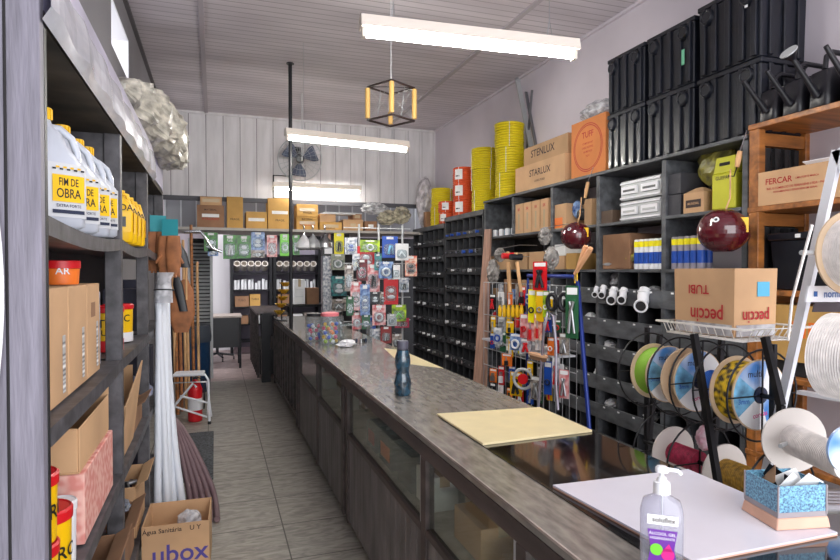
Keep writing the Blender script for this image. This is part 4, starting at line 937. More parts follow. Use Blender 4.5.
# pine shelf unit
t = thing('pine_shelving', 'orange varnished pine shelving at the right edge', 'shelving', (0, 0, 0)); X0, X1 = XS - .01, 3.28
MB().box(X0, X0 + .05, 2.50, 2.565, 0, 2.34, PINE).build('upright', t, .003); MB().box(X1 - .05, X1, 2.50, 2.565, 0, 2.34, PINE).build('upright', t, .003)
for z in (2.341, 1.875, 1.41, .95, .5): MB().box(X0 - .004, X1, 1.3, 2.57, z, z + .03, PINE).build('shelf_board', t, .003)
for z in (2.25, 1.80, 1.33): MB().box(X0 + .05, X1 - .05, 2.51, 2.55, z, z + .07, PINE).build('rail', t)
for k in range(4):
    x = X0 + .07 + k * .075
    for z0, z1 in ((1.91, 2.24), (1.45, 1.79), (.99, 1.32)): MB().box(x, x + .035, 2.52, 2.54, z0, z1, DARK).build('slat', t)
MB().box(X0, X0 + .05, 1.30, 1.36, 0, 2.34, PINE).build('upright', t, .003)
# watering cans on pine unit
def can(label):
    t = thing('watering_can', label, 'watering can', (0, 0, 0), 0, 'black watering cans on the pine shelving')
    m = MB(); m.loft([(0, .13, .058, 5, 0, 0), (.01, .135, .062, 5, 0, 0), (.17, .125, .058, 5, 0, 0), (.19, .10, .05, 4, .02, 0)], BLACK, 28); m.build('body', t)
    m = MB(); m.tube([(-.135, 0, .06), (-.19, 0, .11), (-.30, 0, .21)], [.02, .015, .011], BLACK, 10); m.build('spout', t)
    m = MB(); pts = [(-.08, 0, .19), (-.07, 0, .25), (-.03, 0, .275), (.10, 0, .275), (.17, 0, .25), (.18, 0, .18), (.13, 0, .08)]; m.tube(pts, .013, BLACK, 10); m.build('handle', t)
    MB().lathe([(.045, .185), (.045, .21), (.04, .21)], BLACK, 18, (.03, 0, 0)).build('filler_neck', t)
    return t
cp = can('black watering can farthest left of the four on the pine shelf')
for k, (y, lab) in enumerate(((2.48, cp['label']), (2.335, 'black watering can second from the left on the pine shelf'), (2.185, 'black watering can with a wide rose on its spout, third on the pine shelf'), (2.02, 'black watering can nearest, with the tallest handle'))):
    o = cp if k == 0 else dup(cp, (0, 0, 0), 0, lab); o.location = (3.03, y, 2.372); o.scale = (1, 1, 1 + .04 * k)
    if k == 2:
        q = MB(); q.cyl((-.30, 0, .21), (-.33, 0, .24), .012, .042, BLACK, 18); q.cyl((-.33, 0, .24), (-.334, 0, .244), .042, .042, GREYM, 18); q.build('rose', o)
# pine shelf goods
carton('printed_carton', 2.868, 3.14, 2.0, 2.50, 1.906, 2.09, CARD, 'kraft carton printed with red lettering on the pine shelf', tape=None, text=[('L', 'FERCAR', -.5, .68, .045, INKR), ('L', 'UMA FORTE MARCA', .15, .68, .014, INKR), ('L', 'IND. E COMERCIO DE FERRAGENS LTDA - PARANA', -.05, .47, .016, INKR), ('L', 'FERRAMENTAS E FERRAGENS EM GERAL', -.12, .36, .014, INKR)])
plain('white_tray', 'white plastic tray lying on top of the kraft carton with red lettering', 'tray', MB().hexa([(2.93, 1.96, 2.094), (3.18, 1.96, 2.094), (3.18, 2.26, 2.094), (2.93, 2.26, 2.094), (2.91, 1.94, 2.118), (3.2, 1.94, 2.118), (3.2, 2.28, 2.118), (2.91, 2.28, 2.118)], WHITE), bevel=.004)
t = thing('storage_bin', 'black lidded plastic bin on the pine shelf behind the wire tray', 'bin', (3.05, 2.27, 1.441))
MB().hexa([(-.12, -.17, 0), (.12, -.17, 0), (.12, .17, 0), (-.12, .17, 0), (-.14, -.19, .27), (.14, -.19, .27), (.14, .19, .27), (-.14, .19, .27)], BLACKT).build('tub', t, .006)
MB().box(-.15, .15, -.2, .2, .27, .31, BLACKT).build('lid', t, .006); MB().box(-.143, -.1415, -.14, -.09, .10, .15, WHITEP).build('label', t); MB().box(-.152, -.1505, .0, .03, .28, .30, WHITEP).build('clip', t)
plain('translucent_sheet', 'grey white plastic crate panel beside the black bin', 'panel', MB().box(2.95, 3.2, 2.02, 2.05, 1.442, 1.78, GREYM))
carton('orange_square_carton', 2.92, 3.16, 2.02, 2.5, .981, 1.26, CARD3, 'kraft carton with orange letter squares on the pine shelf', tape=None, sticker=[('L', .35, .45, .075, .09, SKIN), ('L', .72, .45, .075, .09, SKIN), ('L', -.02, .45, .075, .09, SKIN)], text=[('L', 'S', .35, .45, .085, None), ])if False else None
t = thing('orange_square_carton', 'kraft carton with orange letter squares behind the reel stand', 'box', (3.04, 2.26, 1.062))
m = MB(); m.box(-.13, .13, -.23, .23, 0, .30, CARD3)
for k, ch in enumerate('STO'):
    y = .02 - k * .09; m.box(-.1315, -.1302, y - .038, y + .038, .13, .215, SKIN); m.text(ch, (-.1322, y, .172), (0, -1, 0), (0, 0, 1), .08, WHITE)
m.build('carton_body', t, .003)
plain('low_crate', 'dark crate beneath the kraft carton with orange letter squares', 'crate', MB().box(2.93, 3.18, 2.03, 2.49, .983, 1.058, RACKD))

# ================================================================= HANGING LAMPS, FAN, PENDANT
def tube_lamp(label, a, b, wires=True, z=2.83, tm=None):
    a = Vector((a.x, a.y, z)); b = Vector((b.x, b.y, z)); c = (a + b) / 2; L = (b - a).length; rz = math.atan2(b.y - a.y, b.x - a.x)
    t = thing('tube_lamp', label, 'lamp', (c.x, c.y, z), rz, 'hanging fluorescent tube lamps')
    m = MB(); h = L / 2
    m.add([(-h, -.05, -.01), (-h, .05, -.01), (-h, .035, .055), (-h, -.035, .055), (h, -.05, -.01), (h, .05, -.01), (h, .035, .055), (h, -.035, .055)], [(0, 1, 2, 3), (4, 7, 6, 5), (0, 4, 5, 1), (1, 5, 6, 2), (2, 6, 7, 3), (3, 7, 4, 0)], LAMPB); m.build('housing', t, .003)
    for s in (-1, 1):
        m = MB(); m.box(s * (h - .02) - .012, s * (h - .02) + .012, -.022, .022, -.06, -.0105, LAMPB); m.build('lamp_holder', t, .003)
    m = MB(); m.cyl((-h + .034, 0, -.038), (h - .034, 0, -.038), .0165, .0165, tm or TUBE, 16); m.build('tube', t)
    if wires:
        for s in (-.72, .72):
            m = MB(); m.tube([(s * h, -.034, .055), (s * h, 0, .15), (s * h, 0, ZC - z - .005)], .0022, STEEL, 5); m.tube([(s * h, .034, .055), (s * h, 0, .15)], .0022, STEEL, 5); m.build('hanging_wire', t)
    return t
ZL = 2.83
tube_lamp('nearest hanging fluorescent tube lamp, above the right side of the counter', onZ(360, 26, ZL), onZ(577, 50, ZL))
tube_lamp('second hanging fluorescent tube lamp, beside the iron pole in front of the fan', onZ(285, 134, ZL), onZ(408, 147, ZL))
a, b = onY(273, 190, 8.45), onY(361, 194, 8.45)
t3 = tube_lamp('farthest fluorescent tube lamp, fixed low on the white rear wall boards', a, b, False, z=2.72, tm=TUBE2)
t = thing('lamp_bracket', 'small black rectangular frame behind the farthest tube lamp', 'bracket', tuple(onY(282, 187, 8.62)))
m = MB(); m.tube([(-.12, 0, -.16), (.12, 0, -.16), (.12, 0, .16), (-.12, 0, .16)], .012, BLKM, 6, True); m.build('frame', t)
# thin cords on the ceiling
for k, (q0, q1) in enumerate((((296, 56), (296, 132)),)):
    pass
o = MB().tube([(1.02, 7.35, 3.715), (1.02, 7.35, 2.89)], .006, GREYM, 6).build('conduit_drop'); tag(o, 'thin grey conduit dropping from the ceiling beside the iron pole', 'conduit')
# fan
t = thing('wall_fan', 'round wire-caged wall fan with blue grey blades on the rear wall boards', 'fan', (0, 0, 0)); fc = onY(300, 159, 8.38); t.location = fc
fdir = Vector((-.15, -1, -.12)).normalized(); rot = fdir.to_track_quat('Z', 'Y').to_matrix().to_4x4()
def rb(mb): mb.v = [rot @ v for v in mb.v]; return mb
R = .30; m = MB()
m.ring((0, 0, 0), (0, 0, 1), R, .008, GREYM, 36, 6)
for q in (.25, .5, .75): m.ring((0, 0, .06 * (1 - q * q) + .02), (0, 0, 1), R * q, .0025, GREYM, 30, 4)
for k in range(24):
    a = 2 * PI * k / 24; d = Vector((math.cos(a), math.sin(a), 0)); m.tube([d * .06 + Vector((0, 0, .09)), d * R * .55 + Vector((0, 0, .07)), d * R], .002, GREYM, 4, caps=False); m.tube([d * .06 + Vector((0, 0, -.09)), d * R * .6 + Vector((0, 0, -.07)), d * R], .002, GREYM, 4, caps=False)
rb(m).build('cage', t)
BLD = mat('blue_grey_blade', (92, 100, 122), .4)
for k in range(3):
    a0 = 2 * PI * k / 3 + .4; m = MB(); vs = []
    for i in range(8):
        q = i / 7; rr = .05 + q * .21; w = .28 + .25 * math.sin(q * PI * .8)
        for s in (-1, 1): vs.append((math.cos(a0 + s * w) * rr, math.sin(a0 + s * w) * rr, s * .02))
    m.add(vs, [(2 * i, 2 * i + 2, 2 * i + 3, 2 * i + 1) for i in range(7)], BLD, True); o = rb(m).build('blade', t); so = o.modifiers.new('t', 'SOLIDIFY'); so.thickness = .004
m = MB(); m.cyl((0, 0, .03), (0, 0, .10), .055, .045, BLACK, 20); m.cyl((0, 0, -.16), (0, 0, -.03), .06, .05, BLACK, 20); rb(m).build('motor', t)
m = MB(); m.tube([(0, .02, .0), (.0, .14, .12), (.0, .26, .14)], .025, BLACK, 10); m.box(-.05, .05, .255, .275, .06, .22, BLACK); m.build('wall_arm', t)
# pendant
pc = onY(391, 104, 4.5); t = thing('pendant_frame', 'small hanging cube lamp frame with four pale wooden corner rods', 'pendant', pc, math.radians(30)); s = .13
for z in (-s, s):
    m = MB(); m.tube([(-s, -s, z), (s, -s, z), (s, s, z), (-s, s, z)], .009, mat('dark_brown_rod', (52, 36, 34), .5), 6, True); m.build('square_frame', t)
for sx in (-1, 1):
    for sy in (-1, 1): MB().cyl((sx * s, sy * s, -s + .015), (sx * s, sy * s, s - .012), .02, .02, mat('yellow_wood_rod', (214, 170, 96), .5), 12).build('wooden_rod', t)
m = MB(); K = [(-s, -s), (s, -s), (s, s), (-s, s)]
for i in range(4):
    a, b = K[i], K[(i + 1) % 4]; m.tube([(a[0], a[1], -s), (b[0], b[1], s)], .0015, GREYM, 4); m.tube([(a[0], a[1], s), (b[0], b[1], -s)], .0015, GREYM, 4); c = ((a[0] + b[0]) / 2, (a[1] + b[1]) / 2); m.tube([(c[0] - .02, c[1], -s), (c[0] + .02, c[1], s)], .0015, GREYM, 4)
m.build('cord_lacing', t)
MB().cyl((0, 0, -.06), (0, 0, .07), .022, .018, WHITE, 14).build('lamp_socket', t)
m = MB(); m.tube([(0, 0, .07), (0, 0, ZC - pc.z - .003)], .003, WHITE, 6); m.build('cord', t)
for q in ((-s, -s), (s, s), (-s, s), (s, -s)): m = MB(); m.tube([(q[0], q[1], s), (0, 0, s + .004)], .004, mat('dark_brown_rod', (0, 0, 0)), 5); m.build('spoke', t)

# ================================================================= BACK SHELF CARTONS AND REAR ROOM
SY = 8.5
bx = [(197, 224, 207, 229, CARD4, 'printed carton at the left end of the high rear shelf'), (200, 222, 198, 206, CARD2, 'flat carton lying on the printed carton, high rear shelf'), (227, 243, 198, 229, CARD3, 'tall plain carton on the high rear shelf'), (246, 267, 212, 229, CARD3, 'carton with white tape band and green marks on the high rear shelf'), (268, 292, 198, 229, CARD3, 'large square yellowish carton right of the green-marked one'),
      (297, 318, 216, 230, CARD3, 'lower golden carton right of the iron pole, high rear shelf'), (297, 318, 203, 215, CARD3, 'upper golden carton right of the iron pole, high rear shelf'), (320, 342, 222, 231, CARD3, 'low golden carton with black lettering on the high rear shelf'), (320, 336, 209, 217, CARD, 'pale carton under loose flat papers on the high rear shelf'), (343, 363, 219, 231, CARD2, 'plain pinkish carton on the high rear shelf'), (365, 377, 221, 232, CARD4, 'brown carton with a white label on the high rear shelf'), (353, 362, 212, 218, CARD4, 'rounded brown carton on the pinkish one')]
topz = {}
for k, (x0, x1, y0, y1, mt, lab) in enumerate(bx):
    a, b = onY(x0, y1, SY), onY(x1, y0, SY); h = (y1 - y0) * 8.4 / FPX
    z = MZ + .001
    if k in (1, 6, 8, 11): z = topz[{1: 0, 6: 5, 8: 7, 11: 9}[k]] + .001
    topz[k] = z + h
    tx = [('F', 'ATACADO', 0, .4, .045, INKR), ('F', 'MATERIAL', 0, .8, .035, INKD)] if k in (0, 5) else ([('F', 'FRAGIL', 0, .3, .04, INKD)] if k in (4, 6, 7, 2) else None)
    carton('stock_carton', a.x, b.x, SY - .0 + .01 * (k % 3), SY + .35, z, z + h, mt, lab, tape=None, text=tx, group='cartons on the high rear shelf', sticker=[('F', 0, .55, .22 if k < 9 else .08, .045, WHITEP if k in (3, 0, 10, 4) else TAPE)] if k not in (2, 8) else None)
m = MB(); m.box(1.45, 1.95, 8.5, 8.7, 0, .012, WHITEP); m.hexa([(1.5, 8.48, .013), (2.05, 8.5, .013), (2.05, 8.7, .013), (1.5, 8.7, .013), (1.5, 8.48, .03), (2.05, 8.5, .025), (2.05, 8.7, .03), (1.5, 8.7, .03)], GREYM)
plain('flat_papers', 'loose flat sheets lying across the cartons on the high rear shelf', 'papers', m).location.z = topz[8] + .001
for k, (px, py, rx, rz_, lab) in enumerate(((374, 214, .20, .09, 'crumpled clear bag on the brown carton, high rear shelf'), (387, 223, .15, .11, 'netting bag of pale fittings beside the brown carton'), (401, 226, .14, .13, 'netting bag of pale fittings at the right end of the high rear shelf'))):
    p = onY(px, py, 8.55); bag('fittings_bag', lab, (p.x, 8.55, MZ + rz_ + (.17 if k == 0 else .0) + .003), rx, .12, rz_, FILM if k == 0 else mat('pale_mixed_fittings', (214, 206, 180), .6, c2=(110, 106, 96), scale=16), 50 + k, .22, 'bag', 'bags at the end of the high rear shelf')
    if k: 
        m = MB(); rnd = random.Random(60 + k)
# tall film-wrapped item in the corner
p = onY(420, 190, 7.9); bag('wrapped_bundle', 'tall clear-wrapped bundle in the back right corner on the rack', (2.98, 8.36, 2.168), .12, .14, .39, mat('milky_wrap', (190, 184, 188), .3, vary=.35, scale=10, bump=.8, bscale=14), 71, .16, 'bundle')
carton('corner_carton', 2.90, 3.04, 8.10, 8.19, 2.172, 2.40, CARD4, 'small brown carton beside the film bundle on the rack top', tape=None)
# hanging packs below the high shelf
PRB = mat('blue_print', (30, 70, 140), .35, c2=(150, 180, 220), scale=22, detail=1)
PRR = mat('red_print', (190, 40, 50), .35, c2=(230, 200, 200), scale=20, detail=1)
PRW = mat('white_print', (230, 230, 232), .35, c2=(120, 130, 150), scale=30, detail=1)
PRL = mat('lime_print', (190, 220, 40), .35, c2=(70, 110, 40), scale=18, detail=1)
PRG = mat('teal_print', (60, 150, 150), .35, c2=(40, 60, 80), scale=22, detail=1)
PRK = mat('dark_print', (70, 56, 56), .35, c2=(190, 180, 170), scale=26, detail=1)
PRO = mat('orange_red_print', (220, 90, 60), .4, c2=(240, 220, 200), scale=26, detail=1)
def pack(px, py, w, h, Y, mt, label, goods=None, group='hanging packs', txt=None, name='blister_pack', rz=0, cat='pack'):
    """carded pack: backing card, hang hole strip, moulded bubble and the goods within"""
    sc = (px - 420) / FPX; p = onY(px, py, Y); zc = Y * _c + p.x * _s; W = w * zc / FPX; H = h * zc / FPX
    t = thing(name, label, cat, p, rz, group)
    m = MB(); m.box(-W / 2, W / 2, -.001, .001, -H / 2, H / 2, mt); cd = m.build('card', t)
    m = MB(); m.box(-W * .22, W * .22, -.0025, -.0012, H * .36, H * .47, WHITEP); 
    if txt: m.text(txt, (0, -.003, H * .28), (1, 0, 0), (0, 0, 1), H * .18, WHITE)
    m.build('header', cd)
    m = MB(); m.loft([(0, W * .40, H * .27, 3.5, 0, 0), (.018, W * .34, H * .22, 3.5, 0, 0)], ACRY, 16, Matrix.Translation((0, -.0015, -H * .12)) @ Matrix.Rotation(PI / 2, 4, 'X')); m.build('bubble', t)
    g = MB(); gm = goods or BLACK; ty = int(px * 7 + py) % 4; q = min(W, H)
    if ty == 0: g.ring((0, -.008, -H * .12), (0, 1, 0), q * .24, q * .07, gm, 18, 6)
    elif ty == 1: g.tube([(-W * .1, -.009, -H * .32), (0, -.01, H * .08)], q * .09, gm, 8); g.tube([(W * .16, -.009, -H * .3), (W * .12, -.01, H * .06)], q * .06, gm, 8)
    elif ty == 2: g.tube([(-W * .22, -.008, -H * .24), (-W * .05, -.009, 0), (W * .2, -.008, -H * .28)], q * .07, gm, 6)
    else: g.blob((0, -.008, -H * .02), q * .2, .007, q * .15, gm, 1, .05); g.blob((0, -.008, -H * .24), q * .26, .007, q * .12, gm, 2, .05)
    g.build('goods', t)
    m = MB(); m.tube([(0, .12, H / 2 + .004), (0, -.01, H / 2 - .006), (0, -.02, H / 2 + .004)], .0025, STEEL, 5); m.build('hook', t)
    return t
for k, (px, py, w, h, mt, lab) in enumerate(((211, 242, 13, 19, GREEN, 'leftmost green hanging pack under the rear shelf'), (230, 247, 13, 24, GREEN, 'dark green hanging pack with a white ring, second from the left'), (244, 247, 13, 23, GREEN, 'bright green hanging pack with white stripes, third from the left'), (258, 241, 13, 18, PRB, 'blue hanging pack with white letters under the rear shelf'), (258, 254, 13, 7, PRK, 'brown pack hanging below the blue one'), (272, 246, 10, 22, PRR, 'pink and white hanging pack right of the blue one'), (285, 245, 10, 22, GREENB, 'bright lime hanging pack left of the iron pole'), (296, 245, 7, 20, GREEN, 'green striped pack right of the iron pole'), (213, 252, 10, 8, PRB, 'small blue pack below the leftmost green pack'))):
    pack(px, py, w, h, 8.36, mt, lab, WHITE, 'packs hanging under the rear shelf', 'GE' if k in (1, 2, 6) else ('IK' if k == 3 else None), 'hanging_pack')
for k, px in enumerate((304, 313, 325)):
    p = onY(px, 242, 8.36); t = thing('electric_shower', 'white and chrome electric shower head hanging under the rear shelf, ' + ('leftmost', 'middle', 'rightmost')[k] + ' of three', 'shower head', p, 0, 'shower heads under the rear shelf')
    MB().lathe([(.02, .10), (.05, .06), (.11, -.02), (.12, -.08), (.08, -.10)], (WHITE, GREYM, STEEL)[k], 20).build('body', t); MB().tube([(0, 0, .10), (0, .0, .22), (0, .1, .24)], .014, CHROME, 8).build('pipe', t); MB().cyl((0, 0, -.101), (0, 0, -.112), .07, .065, CHROME, 18).build('spray_plate', t)
pack(339, 244, 10, 22, 8.3, LEM, 'lime yellow reflective vest pack hanging beside the shower heads', BLACK, 'packs hanging under the rear shelf', None, 'hanging_pack')
pack(350, 246, 11, 16, 8.3, PRB, 'white and blue hanging pack right of the lime vest', WHITE, 'packs hanging under the rear shelf', None, 'hanging_pack')
# rear fitting racks
def rear_rack(x0, x1, label, seed):
    Y = 11.2; t = thing('fittings_rack', label, 'rack', (0, 0, 0)); rnd = random.Random(seed)
    for x in (x0, x1 - .05): MB().box(x, x + .05, Y, Y + .4, 0, 2.28, BLKM).build('upright', t)
    MB().box(x0 + .051, x1 - .051, Y + .36, Y + .38, .1, 2.25, mat('lavender_wall_stand_in', (150, 142, 158), .7)).build('back_panel', t)  # sheet added to lighten the shelves, in place of the wall behind
    zs = (.25, .56, .88, 1.19, 1.49, 1.84, 2.2)
    for z in zs: MB().box(x0 + .051, x1 - .051, Y, Y + .355, z - .02, z, BLKM).build('shelf', t)
    w = x1 - x0 - .12; n = max(3, int(w / .118))
    for k in range(n):
        x = x0 + .12 + k * w / n
        o = MB().lathe([(.058, 0), (.058, .2), (.046, .2), (.046, .01)], mat('pipe_coupling_grey', (222, 214, 206), .5), 18, (0, 0, 0), Matrix.Rotation(math.radians(62), 4, 'X')).build('pipe_coupling', None, 0, (x, Y + .25, 1.575)); tag(o, 'grey pipe coupling lying mouth outward on the rear rack, one of a row', 'coupling', 'pipe couplings on the rear rack')
        for j in range(2):
            hh = rnd.uniform(.12, .2); o = MB().lathe([(.026, 0), (.026, hh), (.02, hh), (.02, .01)], WHITE, 14).build('pipe_fitting', None, 0, (x - .03 + j * .055, Y + .12 + .06 * j, 1.191)); tag(o, 'white pipe fitting standing on the middle shelf of the rear rack', 'fitting', 'white fittings on the rear rack')
    k = 0; x = x0 + .08
    while x + .2 < x1 - .06:
        w2 = rnd.uniform(.18, .27); w2 = min(w2, x1 - .07 - x)
        carton('rack_carton', x, x + w2 - .02, Y + .02, Y + .3, .8815, .8815 + rnd.uniform(.18, .26), (CARD4, CARD3, CARD4, WHITEP)[k % 4], 'small carton on the lower shelf of the rear rack', tape=None, group='cartons on the rear rack', text=[('F', 'TUBO', 0, .6, .05, INKD)] if k % 4 < 3 else None); k += 1
        if w2 > .15: carton('rack_carton', x, x + w2 - .03, Y + .02, Y + .3, .5615, .5615 + rnd.uniform(.1, .2), (PRK, CARD4, WHITEP)[k % 3], 'small box low down in the rear rack', tape=None, group='boxes low in the rear rack')
        x += w2
rear_rack(.26, 1.0, 'black metal rack of pipe fittings in the back room, left of the iron pole', 5)
rear_rack(1.02, 1.9, 'black metal rack of pipe fittings in the back room, right of the iron pole', 6)
# desk and chair in the back
t = thing('office_desk', 'black-fronted desk with pale top in the back doorway', 'desk', (0, 0, 0))
MB().box(-.08, .40, 9.72, 10.3, .80, .83, mat('pale_desk_top', (178, 164, 156), .4)).build('desktop', t, .003); MB().box(-.06, .38, 9.75, 9.77, .33, .799, BLACK).build('modesty_panel', t)
for x, y in ((-.07, 9.74), (.37, 9.74), (-.07, 10.26), (.37, 10.26)): MB().box(x - .018, x + .018, y - .018, y + .018, 0, .799, BLKM).build('leg', t)
t = thing('office_chair', 'black swivel chair base showing under the desk', 'chair', (.03, 10.7, 0))
for k in range(5): a = k * 2 * PI / 5; m = MB(); m.tube([(0, 0, .12), (math.cos(a) * .27, math.sin(a) * .27, .08)], .018, BLACK); m.build('base_spoke', t); m = MB(); m.cyl((math.cos(a) * .27 - .012, math.sin(a) * .27, .031), (math.cos(a) * .27 + .012, math.sin(a) * .27, .031), .03, .03, BLACK, 12); m.build('caster', t)
MB().cyl((0, 0, .1), (0, 0, .45), .025, .025, BLACK).build('column', t); MB().loft([(.45, .2, .2, 3, 0, 0), (.52, .24, .24, 3, 0, 0), (.55, .22, .22, 3, 0, 0)], BLACK, 20).build('seat', t)
# white appliance/pipe at rear right of pole
t = thing('white_column', 'tall white boxed appliance standing among the hanging goods', 'appliance', (0, 0, 0)); a, b = onY(323, 310, 8.3), onY(332, 256, 8.3)
MB().box(a.x, b.x, 8.3, 8.42, .0, b.z, PRW).build('carton_body', t); MB().box(a.x - .01, b.x + .03, 8.29, 8.43, b.z + .001, b.z + .22, BLACK).build('head', t); MB().box(a.x + .02, b.x, 8.28, 8.289, b.z + .03, b.z + .19, WHITE).build('face_plate', t)
carton('white_parcel', onY(293, 0, 9.6).x, onY(304, 0, 9.6).x, 9.6, 9.8, 1.0, 1.4, WHITEP, 'white gridded box stacked beside the iron pole in the back room', tape='y', sticker=[('F', 0, .3, .12, .004, GREYM), ('F', 0, .6, .12, .004, GREYM)])
t = thing('side_table', 'dark low table behind the long counter holding stacked boxes', 'table', (0, 0, 0)); MB().box(1.12, 1.95, 9.5, 10.0, .96, .995, BLKM).build('tabletop', t)
for x in (1.15, 1.92):
    for y in (9.53, 9.97): MB().box(x - .02, x + .02, y - .02, y + .02, 0, .959, BLKM).build('leg', t)
carton('brown_parcel', onY(306, 0, 9.6).x, onY(318, 0, 9.6).x, 9.6, 9.85, .996, 1.26, CARD4, 'brown carton on the dark table in the back room', tape=None, text=None)
# background clutter boards between 330 and 355
for k, (px, py, w, h, mt, lab) in enumerate(((339, 286, 16, 20, PRG, 'green and blue carded goods on the rear board, middle level'), (338, 262, 14, 16, mat('grey_green_print', (120, 130, 112), .5, c2=(170, 172, 160), scale=20), 'grey green carton pack on the rear board, upper level'), (339, 305, 14, 12, PRK, 'dark carded goods on the rear board, lowest level'))):
    pack(px, py, w, h, 8.2, mt, lab, WHITE, 'goods on the rear board')
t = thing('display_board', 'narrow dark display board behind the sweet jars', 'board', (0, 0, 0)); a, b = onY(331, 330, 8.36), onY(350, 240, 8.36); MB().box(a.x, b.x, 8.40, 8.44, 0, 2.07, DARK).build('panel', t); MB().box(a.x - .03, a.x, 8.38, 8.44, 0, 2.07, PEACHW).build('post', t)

# ================================================================= HANGING BLISTER PACKS OVER THE COUNTER
t = thing('display_stand', 'grey wire display stand carrying the blister packs behind the counter', 'stand', (0, 0, 0))
SYD = 6.05
for px in (362, 382, 406):
    p = onY(px, 300, SYD); MB().cyl((p.x, SYD + .13, .0), (p.x, SYD + .13, 2.04), .012, .012, GREYM, 8).build('pole', t)
a, b = onY(346, 250, SYD), onY(414, 250, SYD)
for z in (1.0, 1.25, 1.45, 1.62, 1.80, 2.0): MB().cyl((a.x, SYD + .13, z), (b.x, SYD + .13, z), .006, .006, GREYM, 6).build('rail', t)
for px in (364, 406):
    p = onY(px, 300, SYD); MB().box(p.x - .02, p.x + .02, SYD - .2, SYD + .4, 0, .03, BLKM).build('foot', t)
PK = [(366, 257, 14, 18, RED, 'red square pack with white lettering, top left of the pack display', WHITE, 'TEM'), (373, 278, 11, 23, PRR, 'red pack with a black tool below the red square pack', BLACK, None), (391, 290, 12, 24, RED, 'red and white pack with two round white parts at the centre right', WHITE, None), (390, 247, 13, 18, BLUE, 'blue strip packs hanging at the top of the display', LBLUE, None), (386, 270, 12, 14, PRB, 'blue pack with white letters at mid height', WHITE, 'US'), (411, 266, 10, 17, PRO, 'orange red pack at the right edge against the dark rack', BLACK, None),
      (402, 252, 11, 14, WHITEP, 'white bulb pack beside the blue strip packs', WHITE, None), (351, 246, 10, 14, PRW, 'white and blue pack at the left edge of the display top', BLUE, None), (370, 246, 16, 10, PRL, 'lime and white header pack at the top of the display', WHITE, None), (362, 270, 9, 18, mat('dark_red_print', (130, 30, 40), .4, c2=(60, 20, 26), scale=22), 'dark red bunch of cords hanging at the left', CRIM, None),
      (378, 262, 6, 14, PRG, 'narrow teal pack between the red and blue packs', WHITE, None), (379, 315, 11, 17, PRR, 'red and white pack with a square label low on the display', WHITE, 'AX'), (399, 313, 12, 14, PRL, 'pack with a round green part low on the right', GREENB, None), (386, 335, 9, 14, mat('brick_red_print', (140, 40, 40), .5), 'round brick red tool pack near the counter', STEEL, None), (372, 322, 6, 11, BLUE, 'small bright blue pack low on the left', LBLUE, None), (402, 323, 12, 8, mat('magenta_red', (160, 20, 60), .4), 'small magenta pack under the green one', BLACK, None),
      (356, 262, 6, 14, PRW, 'white rope pack left of the dark red cords', CREAM, None), (349, 278, 7, 22, PRK, 'dark pack with grey parts at the far left of the display', STEEL, None), (356, 296, 9, 24, PRR, 'red, white and black pack at mid left', BLACK, None), (365, 300, 8, 26, PRB, 'blue and white cord pack beside the mid left red pack', WHITE, None), (350, 306, 6, 16, DGREEN, 'green cord pack at the far left, lower down', DGREEN, None), (357, 321, 8, 14, PRR, 'small red pack above the jars', WHITE, None),
      (383, 298, 6, 10, PRK, 'small dark pack left of the two-part red pack', STEEL, None), (404, 285, 8, 12, PRW, 'white card pack beside the orange one', BLACK, None), (375, 298, 8, 10, BLACK, 'black and white pack in the centre of the display', WHITE, None), (396, 272, 7, 12, WHITEP, 'white cable pack right of the blue lettered pack', WHITE, None), (366, 322, 7, 12, DGREEN, 'green pack low beside the bright blue pack', WHITE, None), (392, 320, 8, 10, GREYM, 'silver pack beside the low green one', STEEL, None), (377, 337, 12, 14, PRW, 'bundle of white wire packs near the counter', WHITE, None), (397, 341, 8, 12, PRK, 'dark pack with grey wire next to the brick red tool', STEEL, None)]
for k, (px, py, w, h, mt, lab, g, tx) in enumerate(PK):
    pack(px, py, w * 1.25, h * 1.2, SYD - .012 * (k % 7), mt, lab, g, 'blister packs on the counter display', tx)

# ================================================================= GOODS ON THE RIGHT SHELVES
def inX(px0, px1, X=XS): return onX(px1, 270, X).y, onX(px0, 270, X).y
for k in range(4):
    x0 = 515 + k * 8.4; y0, y1 = inX(x0, x0 + 7.6, 2.90); carton('upright_carton', 2.90, 3.10, y0, y1, 1.9155, 1.9155 + .30, CARD, ('leftmost', 'second', 'third', 'rightmost')[k] + ' of four upright kraft cartons under the shipping cartons', tape=None, group='upright kraft cartons on the upper shelf', text=[('L', 'BR', 0, .8, .04, INKR)], sticker=[('L', 0, .4, .03, .16, TAPE)])
for k in range(7):
    y0, _ = inX(488, 489 + k * 3); y = 5.93 - k * .072; o = MB().lathe([(.028, 0), (.03, .01), (.03, .07), (.02, .08)], (WHITE, LBLUE, WHITE, GREYM)[k % 4], 12).build('small_tub', None, 0, (2.95 + .07 * (k % 2), y, 1.916)); tag(o, 'small white or blue tub on the upper shelf at its left end', 'tub', 'small tubs on the upper shelf')
def shelf_carton(px0, px1, z0, h, mt, lab, d=.25, X=2.90, **k):
    y0, y1 = inX(px0, px1, X); return carton('shelf_carton', X, X + d, y0, y1, z0 + .0005, z0 + h, mt, lab, tape=k.pop('tape', None), **k)
S1, S2 = 1.915, 1.555
shelf_carton(551, 566, S1, .22, CARD, 'kraft carton with an orange lower band beside the upright cartons', sticker=[('L', 0, .25, .13, .09, SKIN)])
for k, (px, z, h, mt, lab) in enumerate(((571, S1, .13, PRW, 'white and blue packet on the upper shelf'), (577, S1, .15, PRB, 'blue and white crumpled packet on the upper shelf'), (582, S1, .10, BLACK, 'black packet on the upper shelf'))):
    p = onX(px, 270, 2.98); bag('foil_packet', lab, (2.98, p.y, z + h / 2 + .012), .04, .05, h / 2, mt, 80 + k, .12, 'packet')
